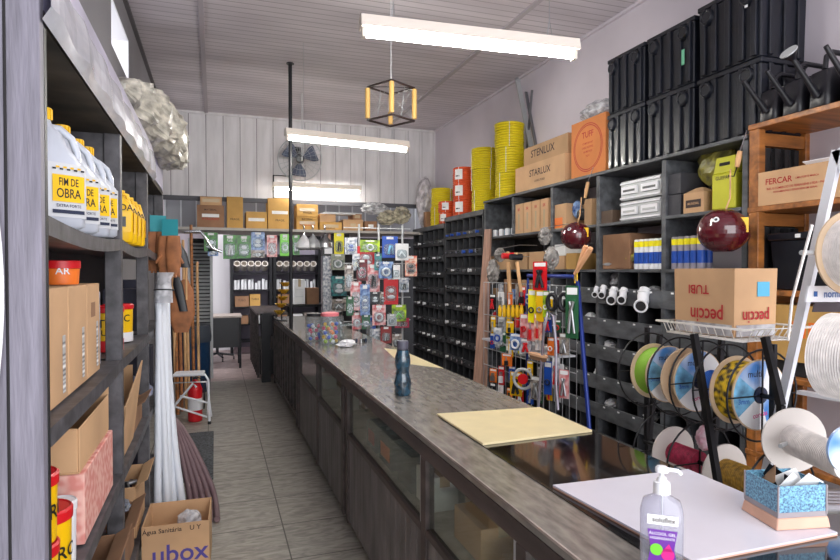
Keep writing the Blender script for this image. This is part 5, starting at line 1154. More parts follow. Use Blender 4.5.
shelf_carton(584, 591, S1, .22, CARD2, 'narrow tan carton at the right of the packets')
shelf_carton(599, 612, S1, .10, mat('dark_brown_leather', (84, 66, 52), .7), 'dark brown box left of the metal housings', d=.2)
for k in range(2):
    y0, y1 = inX(617, 657, 2.89); t = thing('lamp_housing', ('lower', 'upper') [k] + ' of two white metal housings with slots on the upper shelf', 'housing', ((2.92 + 3.16) / 2, (y0 + y1) / 2, S1 + k * .155 + .001)); m = MB(); W_ = (y1 - y0) / 2
    m.box(-.12, .12, -W_, W_, 0, .145, GREYM); m.build('case', t, .004)
    for s in (-.5, .5): m = MB(); m.box(-.132, -.1205, s * W_ - W_ * .4, s * W_ + W_ * .4, .045, .10, WHITE); m.box(-.134, -.1322, s * W_ - W_ * .3, s * W_ + W_ * .3, .062, .078, BLACK if k else GREYM); m.build('face_plate', t)
    for z in (.012, .12): m = MB(); m.box(-.128, -.1205, -W_, W_, z, z + .012, WHITE); m.build('flange', t)
t = thing('house_carton', 'tan carton shaped with a handle top on the upper shelf under the yellow bags', 'box', (2.96, *[(inX(683, 703, 2.9)[0] + inX(683, 703, 2.9)[1]) / 2], S1 + .001)); y0, y1 = inX(683, 703, 2.9); W_ = (y1 - y0) / 2
m = MB(); m.box(-.06, .06, -W_, W_, 0, .13, CARD); m.box(-.0612, -.0602, -W_ * .75, W_ * .75, .035, .085, INKD); m.text('MUNDIAL', (-.0616, 0, .06), (0, -1, 0), (0, 0, 1), .022, CARD); m.build('carton_body', t)
m = MB(); m.hexa([(-.06, -W_, .1302), (.06, -W_, .1302), (.06, W_, .1302), (-.06, W_, .1302), (-.01, -W_ * .3, .165), (.01, -W_ * .3, .165), (.01, W_ * .3, .165), (-.01, W_ * .3, .165)], CARD2); m.build('handle_top', t)
bag('yellow_bag', 'clear bag of yellowish cord behind the tan handled carton', (3.06, inX(690, 700)[0] + .05, S1 + .175), .06, .14, .15, mat('khaki_wrapped', (170, 164, 70), .3, c2=(110, 104, 70), scale=18, bump=.6), 91, .12)
t = thing('yellow_case', 'lemon yellow plastic case with a handle on the upper shelf', 'case', (2.97, (inX(710, 735, 2.9)[0] + inX(710, 735, 2.9)[1]) / 2, S1 + .001)); W_ = .088
m = MB(); m.box(-.07, .07, -W_, W_, 0, .22, YELG); m.build('case_body', t, .008)
m = MB(); m.hexa([(-.065, -W_ * .9, .221), (.065, -W_ * .9, .221), (.065, W_ * .9, .221), (-.065, W_ * .9, .221), (-.05, -W_ * .8, .32), (.05, -W_ * .8, .32), (.05, W_ * .8, .32), (-.05, W_ * .8, .32)], YELG); m.box(-.062, -.056, -W_ * .45, W_ * .45, .265, .285, DARK); m.build('lid', t, .006)
m = MB(); m.text('GUEPAR', (-.0712, 0, .19), (0, -1, 0), (0, 0, 1), .03, INKD); m.build('lettering', t)
for k in range(2): shelf_carton(664, 680, S1 + k * .14, .138, mat('charcoal_card', (56, 56, 62), .7), ('lower', 'upper')[k] + ' charcoal box left of the tan handled carton', d=.2)
# second row
shelf_carton(487, 511, S2, .15, CARD2, 'kraft carton behind the hammers on the second shelf')
shelf_carton(517, 527, S2, .17, CARD2, 'tan carton right of the hammers, second shelf'); shelf_carton(529, 545, S2, .17, CARD, 'kraft carton behind the red carded pliers, second shelf')
shelf_carton(551, 564, S2, .12, CARD, 'small kraft carton left of the smaller maroon helmet'); shelf_carton(553, 565, S2 + .122, .10, WHITEP, 'white carton on the small kraft carton'); shelf_carton(566, 576, S2, .14, CARD3, 'yellowish carton behind the smaller maroon helmet')
carton('brown_carton', 2.90, 3.2, 3.62, 3.94, S2 + .001, S2 + .27, CARD4, 'brown open carton right of the smaller maroon helmet', open_top=True, flaps=())
bag('gloves_pile', 'pile of navy and yellow gloves on the second shelf', (2.955, 3.66, S2 + .045), .05, .14, .04, mat('navy_yellow_fabric', (36, 52, 80), .8, c2=(190, 176, 40), scale=9), 95, .15, 'gloves')
bag('grey_cloth', 'grey folded cloth under the navy and yellow gloves', (2.93, 3.88, S2 + .022), .04, .08, .018, mat('grey_cloth', (156, 156, 160), .9), 96, .15, 'cloth')
def spray(label, loc, mt, group, band, n=0):
    t = thing('sealant_tube', label, 'tube', loc, 0, group); MB().lathe([(.024, 0), (.025, .002), (.025, .21), (.02, .215)], mt, 16).build('cylinder', t)
    MB().lathe([(.0256, .04), (.0256, .12)], band, 16, capb=False, capt=False).build('label_band', t); MB().lathe([(.0258, .16), (.0258, .20)], LEM, 16, capb=False, capt=False).build('yellow_band', t)
    return t
sp = spray('white sealant tube with blue and yellow bands, one of a row on the second shelf', (0, 0, 0), WHITE, 'white sealant tubes', BLUE)
for k in range(12):
    loc = (2.92 + .057 * (k // 6), 3.555 - .0515 * (k % 6), S2 + .001)
    (sp if k == 0 else dup(sp, loc)).location = loc
sp2 = spray('grey sealant tube with a blue band, one of a row beside the larger maroon helmet', (0, 0, 0), mat('grey_lilac_tube', (150, 144, 156), .4), 'grey sealant tubes', BLUE)
for k in range(10):
    loc = (2.92 + .057 * (k // 5), 3.18 - .056 * (k % 5), S2 + .001)
    (sp2 if k == 0 else dup(sp2, loc)).location = loc
# pvc elbows hanging at the top pigeonholes
for k, (px, py, s, lab) in enumerate(((596, 292, .75, 'smallest'), (603, 292, .9, 'second'), (613, 296, 1.15, 'third'), (623, 296, 1.05, 'fourth'), (643, 300, 1.5, 'largest'))):
    p = onX(px, py, XS - .04); t = thing('pipe_elbow', lab + ' white elbow pipe in the hanging row above the price-tagged pigeonholes', 'pipe elbow', p, math.radians(20), 'white pipe elbows hanging in a row'); t.scale = (s, s, s)
    m = MB(); pts = [(0.02, 0, .05), (0, 0, .02), (-.008, -.006, -.005), (-.03, -.012, -.02), (-.05, -.018, -.026)]; m.tube(pts, .026, WHITE, 16, caps=False); m.build('elbow_body', t)
    m = MB(); m.ring((-.05, -.018, -.026), (-.9, -.3, -.2), .028, .005, WHITE, 20, 6); m.ring((.012, 0, .035), (.3, 0, 1), .028, .005, WHITE, 20, 6); m.build('socket_rim', t)
    m = MB(); m.cyl((-.052, -.0185, -.0263), (-.049, -.0175, -.0258), .022, .022, DARK, 16); m.build('mouth', t)  # dark disc stands in for shade inside the open pipe
for k, (px, r) in enumerate(((602, .05), (620, .08), (655, .045))):
    p = onX(px, 278, 3.0); bag('fittings_bag', 'clear bag of fittings in the top pigeonhole, ' + ('left', 'middle', 'right')[k] + ' one above the elbows', (3.0, p.y, 1.30 + r), .06, r * 1.2, r, mat('grey_bagged_fittings', (176, 176, 180), .4, c2=(90, 90, 96), scale=25), 101 + k, .2)
rnd = random.Random(77)
for k, (px, z) in enumerate(((640, .96), (632, .50), (600, .61), (655, .85), (590, 1.05), (610, .85), (646, .612), (690, 1.05), (700, .86), (675, .61), (612, .39), (650, .39))):
    p = onX(px, 300, 2.96); bag('parts_heap', 'small heap of pale fittings inside a price-tagged pigeonhole', (2.97, p.y, z + .055), .05, .06, .045, rnd.choice([WHITE, GREYM, STEEL]), 120 + k, .2, 'fittings', 'fitting heaps in the pigeonholes')
# maroon helmets with string
def helmet(px, py, rpx, X, label):
    p = onX(px, py, X); zc = X * _s + p.y * _c; R = rpx * zc / FPX; t = thing('helmet', label, 'helmet', p, math.radians(-40)); 
    m = MB(); prof = [(.001, -R * .86)] + [(R * math.cos(a), R * .92 * math.sin(a)) for a in [(-70 + i * 10) * PI / 180 for i in range(16)]] + [(.001, R * .93)]; m.lathe(prof, DRED, 32); m.build('shell', t)
    m = MB(); m.ring((0, 0, -R * .1), (.25, .5, 1), R * 1.0, R * .014, mat('maroon_seam', (110, 40, 50), .3), 40, 6); m.build('seam', t)
    m = MB(); d = Vector((-.35, -.82, .42)).normalized(); m.cyl(d * R * .93, d * R * .985, R * .14, R * .12, WHITE, 16); m.cyl(d * R * .986, d * R * .995, R * .06, R * .06, BLACK, 12); m.build('vent_button', t)
    m = MB(); m.tube([(R * .1, 0, R * .9), (R * .25, 0, R * 1.35), (R * .3, .05, R * 2.6)], .005, LIGHTW, 6); m.build('hanging_string', t)
    m = MB(); m.box(R * .55, R * .85, -R * .62, -R * .5, -R * .1, R * .5, YEL); m.build('yellow_label', t)
helmet(723, 231, 24, 2.70, 'larger glossy maroon ball-shaped helmet hanging from a string in front of the shelves')
helmet(576, 236, 15, 2.70, 'smaller glossy maroon ball-shaped helmet hanging left of the blue frame')
for k, (px, py, lab) in enumerate(((587, 196, 'small wooden handle hanging from the shelf corner beside the orange carton'), (739, 165, 'upper wooden handle on the cord above the larger maroon helmet'))):
    a, b = onX(px + 1, py - 14, 2.82), onX(px - 2, py + 2, 2.82); t = thing('hook_knife', lab, 'tool', (0, 0, 0)); MB().tube([a, (a + b) / 2, b], [.013, .016, .012], LIGHTW, 10).build('grip', t); MB().tube([a + Vector((.05, 0, .12)), a], .003, CHROME, 5).build('hook', t); MB().tube([b, b + Vector((0, .02, -.05)), b + Vector((0, .06, -.04))], .004, BLKM, 5).build('blade', t)
# blue display frame with tools
XD = 2.30
t = thing('tool_rack', 'blue tube rack with wire grid full of hanging tools, behind the counter', 'rack', (0, 0, 0))
A_, B_ = onX(528, 279, XD), onX(577, 279, XD); Zt = 1.505
m = MB(); m.tube([(XD, B_.y - .22, .01), (XD, B_.y - .01, 1.46), (XD, B_.y + .03, Zt), (XD, A_.y, Zt)], .015, BLUEF, 10); m.build('frame', t)
m = MB(); m.tube([(XD, A_.y, Zt - .02), (XD, A_.y + .02, .01)], .010, BLUEF, 8); m.build('rear_leg', t)
ya, yb = onX(577, 290, XD).y, onX(484, 290, XD).y
m = MB()
for z in (1.44, 1.15, 1.0, .85, .7): m.cyl((XD, ya, z), (XD, yb, z), .004, .004, STEEL, 6)
for q in range(18): y = ya + (yb - ya) * q / 17; m.cyl((XD, y, .35), (XD, y, 1.44), .003, .003, STEEL, 5)
m.build('wire_grid', t)
m = MB(); m.box(XD - .02, XD + .16, ya + .25, yb, .92, .935, mat('shelf_wire_white', (190, 190, 196), .4)); m.build('tray', t)
XT = XD - .035
def at(px, py, X=XT): return onX(px, py, X)
def tool(name, label, cat, pts, r, mt, extra=None, group=None):
    c = at(*pts[0]); t = thing(name, label, cat, c, 0, group); MB().tube([at(*p) - c for p in pts], r, mt, 10).build('handle' if extra else 'body', t)
    if extra: extra(t, c)
    return t
def hammer_head(px, py, mt):
    def f(t, c):
        p = at(px, py) - c; m = MB(); m.cyl(p + Vector((-.05, 0, 0)), p + Vector((.05, 0, 0)), .024, .028, mt, 14); m.build('head', t); MB().cyl(p + Vector((0, 0, .02)), p + Vector((0, 0, .035)), .016, .014, LIGHTW, 10).build('handle_tip', t)
    return f
tool('hammer', 'hammer with a red head and pale handle standing in the tool rack', 'hammer', [(510, 292), (508, 262)], .017, LIGHTW, hammer_head(508, 256, RED))
tool('hammer', 'hammer with a dark head and pale handle right of the red-headed one', 'hammer', [(521, 292), (517, 262)], .014, LIGHTW, hammer_head(516, 257, BLACK))
for k in range(6):
    px = 500 + k * 4.3; c = at(px, 305); t = thing('screwdriver', 'yellow-handled screwdriver hanging handle down in the tool rack, one of six', 'screwdriver', c, 0, 'yellow screwdrivers')
    m = MB(); m.lathe([(.010, -.10), (.016, -.09), (.017, -.04), (.011, -.01), (.013, .0)], YEL, 10, (0, 0, .0)); m.build('handle', t); MB().cyl((0, 0, .0), (0, 0, .10), .003, .003, STEEL, 6).build('shaft', t)
def rpack(px, py, w, h, mt, lab, goods, X=XT - .02):
    p = at(px, py, X); zc = X * _s + p.y * _c; W = w * zc / FPX / .75; H = h * zc / FPX
    t = thing('tool_pack', lab, 'pack', p, -PI / 2 * .7, 'carded tools on the tool rack'); MB().box(-W / 2, W / 2, -.001, .001, -H / 2, H / 2, mt).build('card', t)
    m = MB(); m.box(-W * .4, W * .4, -.0022, -.0012, H * .33, H * .46, WHITEP); m.build('header', t)
    m = MB(); ty = int(px * 3 + py) % 4
    if ty == 0: m.tube([(-W * .2, -.012, -H * .4), (-W * .05, -.012, 0), (W * .15, -.012, H * .2)], W * .12, goods, 8); m.tube([(W * .25, -.012, -H * .4), (W * .05, -.012, 0), (-W * .15, -.012, H * .2)], W * .1, goods, 8)
    elif ty == 1: m.tube([(0, -.012, -H * .42), (0, -.014, -H * .05)], W * .17, goods, 10); m.tube([(0, -.012, -H * .05), (0, -.012, H * .26)], W * .06, STEEL, 8)
    elif ty == 2: m.ring((0, -.012, -H * .12), (0, 1, 0), W * .28, W * .08, goods, 18, 6)
    else: m.box(-W * .28, W * .28, -.02, -.002, -H * .38, -H * .02, goods); m.box(-W * .2, W * .2, -.016, -.002, H * .02, H * .2, STEEL)
    m.build('goods', t)
for a in ((540, 276, 9, 24, RED, 'red carded pliers hanging highest in the rack', BLACK), (532, 306, 5, 28, LEM, 'yellow tape strip pack left of the others', BLACK), (540, 306, 5, 26, YEL, 'yellow strip pack in the middle of the rack', STEEL), (546, 304, 4, 22, PRL, 'lime strip pack beside the oval locks', WHITE), (524, 326, 5, 20, PRR, 'red handled pliers pack, leftmost of the red row', RED), (531, 328, 5, 22, PRR, 'red handled pliers pack, second of the red row', RED), (538, 327, 5, 22, PRO, 'red handled pliers pack, third of the red row', RED), (510, 327, 5, 10, YEL, 'small yellow pack under the screwdrivers', BLACK), (572, 312, 8, 44, DGREEN, 'green and clear tube pack by the blue frame leg', STEEL), (516, 342, 8, 14, PRB, 'blue pack low in the rack', WHITE), (526, 346, 7, 12, PRW, 'white and red pack low in the rack', RED), (498, 336, 6, 14, PRW, 'white card pack at the left of the rack', BLUE), (548, 378, 5, 28, BLUE, 'tall blue pack low in the rack', NAVY), (556, 372, 5, 26, PRW, 'pale tall pack beside the tall blue one', RED), (536, 388, 7, 20, PRK, 'dark carded pack by the ring tool', STEEL), (516, 384, 8, 20, YEL, 'yellow and black box pack low on the left', BLACK), (564, 344, 6, 18, PRK, 'dark card with small blades by the hose loop', STEEL), (507, 360, 7, 10, SKIN, 'orange pack beside the peach brush', BLACK), (564, 384, 6, 24, PRR, 'pink striped card low at the right of the rack', STEEL)):
    rpack(a[0], a[1], a[2] * 1.35, a[3] * 1.2, *a[4:])
CL = [('black', BLACK), ('red', RED), ('yellow', YEL), ('white', WHITEP), ('blue', BLUE), ('grey', GREYM), ('orange', SKIN), ('green', DGREEN)]
rnd = random.Random(19)
for rw, (py, nm) in enumerate(((300, 'top'), (326, 'upper middle'), (344, 'middle'), (372, 'lower middle'), (394, 'bottom'))):
    for q in range(8):
        cn, cm = CL[(q * 3 + rw * 2) % 8]; px = 492 + q * 9.6 + rnd.uniform(-2, 2)
        if px > 570: continue
        rpack(px, py + rnd.uniform(-4, 4), rnd.uniform(4, 7), rnd.uniform(12, 20), cm, 'narrow %s carded tool in the %s row at the back of the tool rack' % (cn, nm), rnd.choice([STEEL, BLACK, WHITE, RED]), XT + .012)
for k, px in enumerate((552, 564)):
    c = at(px, 302, XT - .03); t = thing('padlock_pack', ('left', 'right')[k] + ' of two black oval ring packs hanging in the tool rack', 'pack', c, -1.1, 'black oval packs'); m = MB(); m.ring((0, 0, 0), (0, 1, 0), .055, .016, BLACK, 24, 8, .62); m.build('oval_ring', t); MB().box(-.012, .012, -.006, .006, .02, .075, WHITEP).build('label', t)
m = [at(538, 412, XT - .05), at(541, 370, XT - .05), at(544, 330, XT - .05), at(548, 312, XT - .05), at(554, 316, XT - .05), at(556, 345, XT - .05), at(556, 385, XT - .05), at(558, 410, XT - .05)]
plain('shower_hose', 'grey chrome flexible hose looped over the tool rack', 'hose', MB().tube(m, .010, mat('satin_hose', (172, 166, 180), .3, metal=.5), 10))
c = at(523, 379, XT - .04); t = thing('ring_tool', 'round grey ring with a red centre low on the tool rack', 'tool', c, -.9); MB().ring((0, 0, 0), (0, 1, 0), .075, .012, GREYM, 28, 8).build('ring', t); MB().cyl((0, -.01, 0), (0, .01, 0), .04, .04, RED, 18).build('hub', t); MB().box(-.005, .005, -.006, .006, -.075, .075, STEEL).build('spoke', t)
c = at(538, 356, XT - .04); t = thing('brush', 'peach wooden brush back lying on the rack tray', 'brush', c, -PI / 2); MB().loft([(0, .12, .03, 3, 0, 0), (.016, .12, .03, 3, 0, 0)], mat('peach_brush', (226, 178, 140), .6), 18).build('brush_back', t); MB().loft([(-.03, .10, .02, 3, 0, 0), (-.001, .11, .025, 3, 0, 0)], CARD4, 18).build('bristles', t)
for k, (p0, p1, lab) in enumerate((((586, 246), (581, 272), 'left peach wooden tool handle rising from the blue rack'), ((591, 248), (579, 274), 'right peach wooden tool handle, slanting out of the blue rack'))):
    a, b = at(p0[0], p0[1], XT), at(p1[0] - 4, p1[1], XT); t = thing('trowel', lab, 'tool', b, 0, 'wooden handled trowels'); MB().tube([b - b, (a - b) * .3, (a - b) * .9, a - b], [.012, .016, .019, .015], mat('peach_handle', (222, 166, 122), .45), 12).build('handle', t); MB().tube([Vector((0, 0, 0)), Vector((0, .0, -.06))], .006, GOLDF, 8).build('ferrule', t)
for k, (px, py, w, lab) in enumerate(((493, 284, .09, 'clear bag of grey goods at the left top of the tool rack'), (500, 262, .05, 'small clear bag on the shelf behind the red hammer'), (545, 245, .055, 'clear hanging bag with a green top near the upright cartons'), (551, 270, .07, 'clear crumpled bag behind the blue rack'))):
    p = onX(px, py, 2.5); cb = bag('clear_bag', lab, p, .05, w, w * 1.3, mat('hazy_bag', (150, 146, 142), .25, vary=.35, scale=14, bump=.7), 140 + k, .2, 'bag', 'clear bags around the tool rack')
    c = MB(); c.tube([(0, 0, w * 2.5), (.2, 0, w * 2.6 + .03), (.39, 0, w * 2.6 + .03)], .003, STEEL, 5); c.build('hanging_wire', cb)
# bottles and boxes on the low left shelves of unit
for k in range(14):
    y = 5.9 - k * .085; mt = (RED, YEL, WHITE, BLUE, YEL, WHITE, RED)[k % 7]; z = .9605
    t = thing('glue_bottle', 'small coloured glue bottle in the row left of the tool rack', 'bottle', (2.93 + .05 * (k % 2), y, z), 0, 'glue bottles on the low shelf'); MB().lathe([(.026, 0), (.028, .005), (.028, .10), (.012, .13)], mt, 12).build('body', t); MB().lathe([(.011, .131), (.008, .165)], (WHITE, RED, BLUE)[k % 3], 8).build('cap', t)
for k in range(12):
    y = 5.9 - k * .1; carton('small_carton', 2.91, 3.02, y - .04, y + .04, .7005, .70 + .06 + .04 * (k % 3), (WHITEP, PRW, YELG, WHITEP)[k % 4], 'small white or yellow box on the lowest visible shelf left of the tool rack', tape=None, group='small boxes on the low shelf')
for k in range(9):
    y = 5.88 - k * .13; carton('small_carton', 2.92, 3.05, y - .05, y + .05, 1.2505, 1.25 + .1 + .05 * (k % 3), (CARD2, PRW, CARD4, PRB, PRK)[k % 5], 'small carton on the shadowed shelf behind the screwdrivers', tape=None, group='small cartons behind the screwdrivers')

# ================================================================= REEL STAND
t = thing('reel_stand', 'black metal reel stand with a white wire tray on top, behind the counter', 'stand', (0, 0, 0))
RX = 1.85; RZ = 1.10
A, B = onX(765, 337, 1.80), onX(781, 405, 1.80); MB().bar(A, B, .022, .022, BLKM).build('leg', t); MB().bar(B, (B.x + .03, B.y + .06, .01), .02, .02, BLKM).build('leg', t)
for a, b in (((694, 334), (716, 470)),):
    A, B = onX(*a, 1.72), onX(*b, 1.72); d = (B - A) * (1.0); C = A + d * ((A.z - .01) / (A.z - B.z)); C.x += .0; MB().bar(A, C, .022, .022, BLKM).build('leg', t)
for a, b in (((660, 334), (650, 430)), ((722, 334), (716, 420))):
    A, B = onX(*a, 2.0), onX(*b, 2.0); C = A + (B - A) * ((A.z - .01) / (A.z - B.z)); C.y = min(C.y, 2.6); MB().bar(A, C, .02, .02, BLKM).build('leg', t)
for z in (RZ, .77): MB().cyl((RX, 1.50, z), (RX, 2.20, z), .009, .009, BLKM, 10).build('rod', t)
for y in (1.545, 2.185): MB().bar((RX, y, .76), (RX, y, 1.29), .014, .02, BLKM).build('hanger', t)
TZ = 1.295
WIRE = mat('white_wire', (226, 222, 216), .4)
q = [onZ(658, 322, TZ + .02), onZ(700, 337, TZ + .02), onZ(790, 327, TZ + .02), onZ(735, 314, TZ + .02)]
x0, x1, y0, y1 = 1.74, 2.06, 1.57, 2.0
w = MB(); w.tube([(x0, y0, TZ + .045), (x1, y0, TZ + .045), (x1, y1, TZ + .045), (x0, y1, TZ + .045)], .0045, WIRE, 6, True); w.tube([(x0 + .03, y0 + .03, TZ), (x1 - .03, y0 + .03, TZ), (x1 - .03, y1 - .03, TZ), (x0 + .03, y1 - .03, TZ)], .004, WIRE, 6, True)
n = 10
for k in range(n + 1):
    y = y0 + .03 + (y1 - y0 - .06) * k / n; w.tube([(x0, y - .01, TZ + .045), (x0 + .03, y, TZ), (x1 - .03, y, TZ), (x1, y, TZ + .045)], .0022, WIRE, 5)
for k in range(9):
    x = x0 + .05 + (x1 - x0 - .1) * k / 8; w.tube([(x, y0, TZ + .045), (x, y0 + .03, TZ), (x, y1 - .03, TZ), (x, y1, TZ + .045)], .0022, WIRE, 5)
w.build('wire_tray', t)
for z in (RZ, .77):
    for y in ((2.16, 1.975, 1.85, 1.73, 1.575) if z == RZ else (2.06, 1.86, 1.5)): m = MB(); m.ring((RX, y + .012, z), (0, 1, 0), .165, .004, BLKM, 36, 5); m.bar((RX, y + .012, z - .165), (RX, y + .012, z + .165), .006, .004, BLKM); m.bar((RX - .165, y + .012, z), (RX + .165, y + .012, z), .006, .004, BLKM); m.build('guard_ring', t)
def reel(y0, y1, z, R, fl0, fl1, rope, rr, label, disc=None, rz=0, X=RX, hub=True, rr2=None, group='rope and wire reels'):
    """axis along y: near end y0, far end y1"""
    t = thing('rope_reel', label, 'reel', (X, (y0 + y1) / 2, z), rz, group); h = (y1 - y0) / 2; I = .012
    def fl(y, mt, nm):
        m = MB(); prof = [(I, -.003), (R, -.003), (R, .003), (I, .003)]; m.lathe(prof, mt, 40, (0, 0, 0), Matrix.Translation((0, y, 0)) @ Matrix.Rotation(PI / 2, 4, 'X'), None, False, False); m.build(nm, t)
    if fl0: fl(-h, fl0, 'near_flange')
    if fl1: fl(h, fl1, 'far_flange')
    m = MB(); n = max(4, int((2 * h - .01) / .007)); p = []
    for k in range(n * 2 + 1): p.append((rr - (.0016 if k % 2 else 0) + (0 if rr2 is None else (rr2 - rr) * k / (2 * n)), -h + .004 + (2 * h - .008) * k / (n * 2)))
    m.lathe([(I, p[0][1])] + p + [(I, p[-1][1])], rope, 32, (0, 0, 0), Matrix.Rotation(-PI / 2, 4, 'X'), None, False, False); m.build('wound_rope', t)
    if hub: m = MB(); m.lathe([(I, 0), (.03, 0), (.03, .006), (I, .008)], NAVY if disc else BEIGE, 18, (0, 0, 0), Matrix.Translation((0, -h - .0035, 0)) @ Matrix.Rotation(PI / 2, 4, 'X'), None, False, False); m.build('hub', t)
    if disc:
        m = MB(); f = -h - .0038; nn = 30; cs = [DISCB, WHITEP, DISCB, LBLUE, WHITEP]
        for k in range(nn):
            a0, a1 = 2 * PI * k / nn, 2 * PI * (k + 1) / nn; r0, r1 = .031, R * .97
            m.quad((math.cos(a0) * r0, f, math.sin(a0) * r0), (math.cos(a1) * r0, f, math.sin(a1) * r0), (math.cos(a1) * r1, f, math.sin(a1) * r1), (math.cos(a0) * r1, f, math.sin(a0) * r1), (WHITEP if k // 6 in (0, 3) else (DISCB if k // 6 in (1, 4) else LBLUE)))
        m.text('multi', (-R * .2, f - .0005, R * .6), (1, 0, 0), (0, 0, 1), R * .26, NAVY); m.text('cordas', (R * .0, f - .0005, -R * .55), (1, 0, .15), (-.15, 0, 1), R * .2, PINKP); m.text('3mm', (-R * .6, f - .0005, -R * .15), (1, 0, 0), (0, 0, 1), R * .2, BLUE); m.build('paper_disc', t)
    return t
reel(2.05, 2.145, RZ, .122, BEIGE, BEIGE, LIME, .105, 'reel of lime green rope with a blue and white disc, far end of the rod', True)
reel(1.885, 1.955, RZ, .125, BEIGE, BEIGE, mat('beige_cord', (190, 170, 140), .7), .09, 'beige-sided reel with a large blue white label, middle of the upper rod', True)
reel(1.755, 1.825, RZ, .045, None, None, mat('blue_rope', (30, 100, 200), .5), .055, 'small coil of bright blue rope between the labelled reels', hub=False)
reel(1.60, 1.70, RZ, .128, BEIGE, BEIGE, YBLK, .112, 'reel of yellow and black rope, nearest on the upper rod', True)
reel(1.87, 2.02, .77, .11, None, mat('off_white_flange', (208, 200, 194), .5), CRIM, .045, 'reel of crimson cord with a white disc on the lower rod', hub=False)
reel(1.56, 1.75, .77, .11, None, mat('off_white_flange', (208, 200, 194), .5), GOLD, .055, 'reel of gold cord with a white disc on the lower rod', hub=False)
bag('pink_pack', 'pink and white wrapped cord pack between the two lower reels', (1.80, 1.80, .845), .03, .03, .05, mat('pink_white_print', (210, 80, 130), .5, c2=(226, 214, 220), scale=18), 160, .1, 'pack')
# carton on the tray: a brand name printed upside down
t = thing('tray_carton', 'kraft carton with upside down red lettering standing on the wire tray', 'box', (1.905, 1.815, TZ + .006), math.radians(0)); A_ = .105; B__ = .15; H_ = .255
m = MB(); m.hexa([(-A_ * .97, -B__ * .97, 0), (A_ * .97, -B__ * .97, 0), (A_ * .97, B__ * .97, 0), (-A_ * .97, B__ * .97, 0), (-A_, -B__, H_), (A_, -B__, H_), (A_, B__, H_), (-A_, B__, H_)], CARD)
INKR2 = mat('red_print_ink', (178, 30, 40), .6)
m.text('peccin', (-A_ - .0015, -.02, .075), (0, 1, 0), (0, 0, -1), .08, INKR2, .8); m.text('TUBI', (-A_ - .0018, .02, .175), (0, 1, 0), (0, 0, -1), .05, INKR2); m.text('peccin', (.0, -B__ - .0012, .075), (-1, 0, 0), (0, 0, -1), .065, INKR2, .8)
m.build('carton_body', t, .003); MB().box(.005, .065, -B__ - .0016, -B__ - .0003, .15, .205, mat('cyan_label', (90, 176, 210), .5)).build('label', t)
m = MB(); m.box(-A_ - .0012, -A_ - .0003, -B__ + .01, B__ - .01, .002, .045, FILM); m.box(-A_ + .01, A_ - .01, -B__ - .0008, -B__ + .0, .002, .045, FILM); m.build('tape', t)
# white stand with big spools at the right edge
t = thing('white_stand', 'white metal stand with a blue lettered sign carrying the large spools', 'stand', (0, 0, 0))
la, lb_ = onX(838, 150, 1.84), onX(777, 425, 1.84); lc = la + (lb_ - la) * ((la.z - .01) / (la.z - lb_.z))
MB().bar(la, lc, .030, .018, W, (1, 0, 0)).build('leg', t)
MB().bar((1.84, la.y, la.z), (1.84, .55, .01), .03, .018, W, (1, 0, 0)).build('leg', t)
for y, z in ((1.455, .995), (1.36, 1.305)): MB().cyl((1.68, y - .08, z), (1.9, y, z), .007, .007, GREYM, 8).build('spool_rod', t)
MB().cyl((1.60, 1.25, 1.60), (1.9, 1.25, 1.60), .007, .007, GREYM, 8).build('spool_rod', t)
MB().bar(onX(800, 392, 1.82), onX(845, 400, 1.82), .03, .012, W).build('crossbar', t)
sg = MB(); SX = 1.80
SP = [onY(806, 302, 1.30), onY(846, 302, 1.30), onY(846, 286, 1.30), onY(809, 286, 1.30)]
sg.add(SP + [p + Vector((0, .006, 0)) for p in SP], [(0, 1, 2, 3), (7, 6, 5, 4), (0, 4, 5, 1), (1, 5, 6, 2), (2, 6, 7, 3), (3, 7, 4, 0)], W)
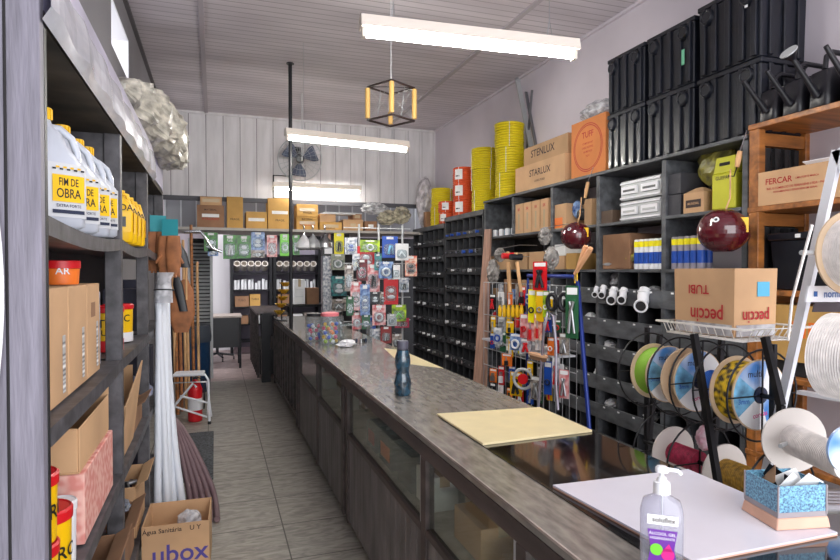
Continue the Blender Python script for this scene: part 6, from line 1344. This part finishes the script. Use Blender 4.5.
c = onY(834, 294, 1.298); sg.text('norma', c, (1, 0, 0), (0, 0, 1), .033, mat('sign_blue', (40, 90, 160), .5)); c = onY(816, 294, 1.298); sg.box(c.x - .008, c.x + .006, 1.2975, 1.2985, c.z - .008, c.z + .008, mat('sign_blue', (0, 0, 0))); sg.build('sign', t)
m = MB(); SP = [onY(813, 312, 1.3), onY(850, 312, 1.3), onY(850, 303, 1.3), onY(815, 303, 1.3)]; m.add(SP, [(0, 1, 2, 3)], mat('dark_plum', (60, 50, 56), .6)); o = m.build('dark_insert', t); o.modifiers.new('s', 'SOLIDIFY').thickness = .004
reel(1.09, 1.22, 1.60, .125, BEIGE, BEIGE, ROPEW, .108, 'large spool of white rope highest on the white stand', X=1.755, rz=math.radians(-8))
reel(.78, 1.22, 1.305, .125, None, None, ROPEW, .122, 'wide roll of white cord in the middle of the white stand', X=1.70, rz=math.radians(6), hub=False)
reel(1.16, 1.42, .995, .105, None, mat('off_white_flange', (208, 200, 194), .5), ROPEW, .045, 'white spool of thin cord low on the white stand', X=1.74, rz=math.radians(-20), hub=False, rr2=.05)
t = thing('reel_disc', 'blue and white label disc at the right edge beside the lowest spool', 'reel', onY(849, 449, 1.13), math.radians(-12)); R = .066
m = MB(); m.lathe([(.008, -.004), (R, -.004), (R, .004), (.008, .004)], DISCB, 36, (0, 0, 0), Matrix.Rotation(PI / 2, 4, 'X'), None, False, False); m.build('disc', t)
m = MB(); m.tube([onY(812, 225, 1.08) , onY(802, 262, 1.12), onY(792, 300, 1.2), onY(788, 340, 1.26)], .004, ROPEW, 6); plain('loose_cord', 'white cord running down from the highest spool', 'cord', m)
for k in range(5):
    a = onY(790 + k * 7, 505 - k * 5, 1.45); z = .62 + .03 * k
    A = Vector((1.62 + k * .055, 1.40 + k * .01, .80 - .0 * k)); o = MB().lathe([(.018, 0), (.02, 0), (.02, .55), (.018, .55), (.018, .002)], STEEL, 14, (0, 0, 0), Matrix.Translation(A) @ Matrix.Rotation(math.radians(-82), 4, 'Y') @ Matrix.Rotation(PI, 4, 'X'), None, False, False).build('steel_tube'); tag(o, 'galvanised tube lying below the lowest spool, one of five side by side', 'tube', 'galvanised tubes')
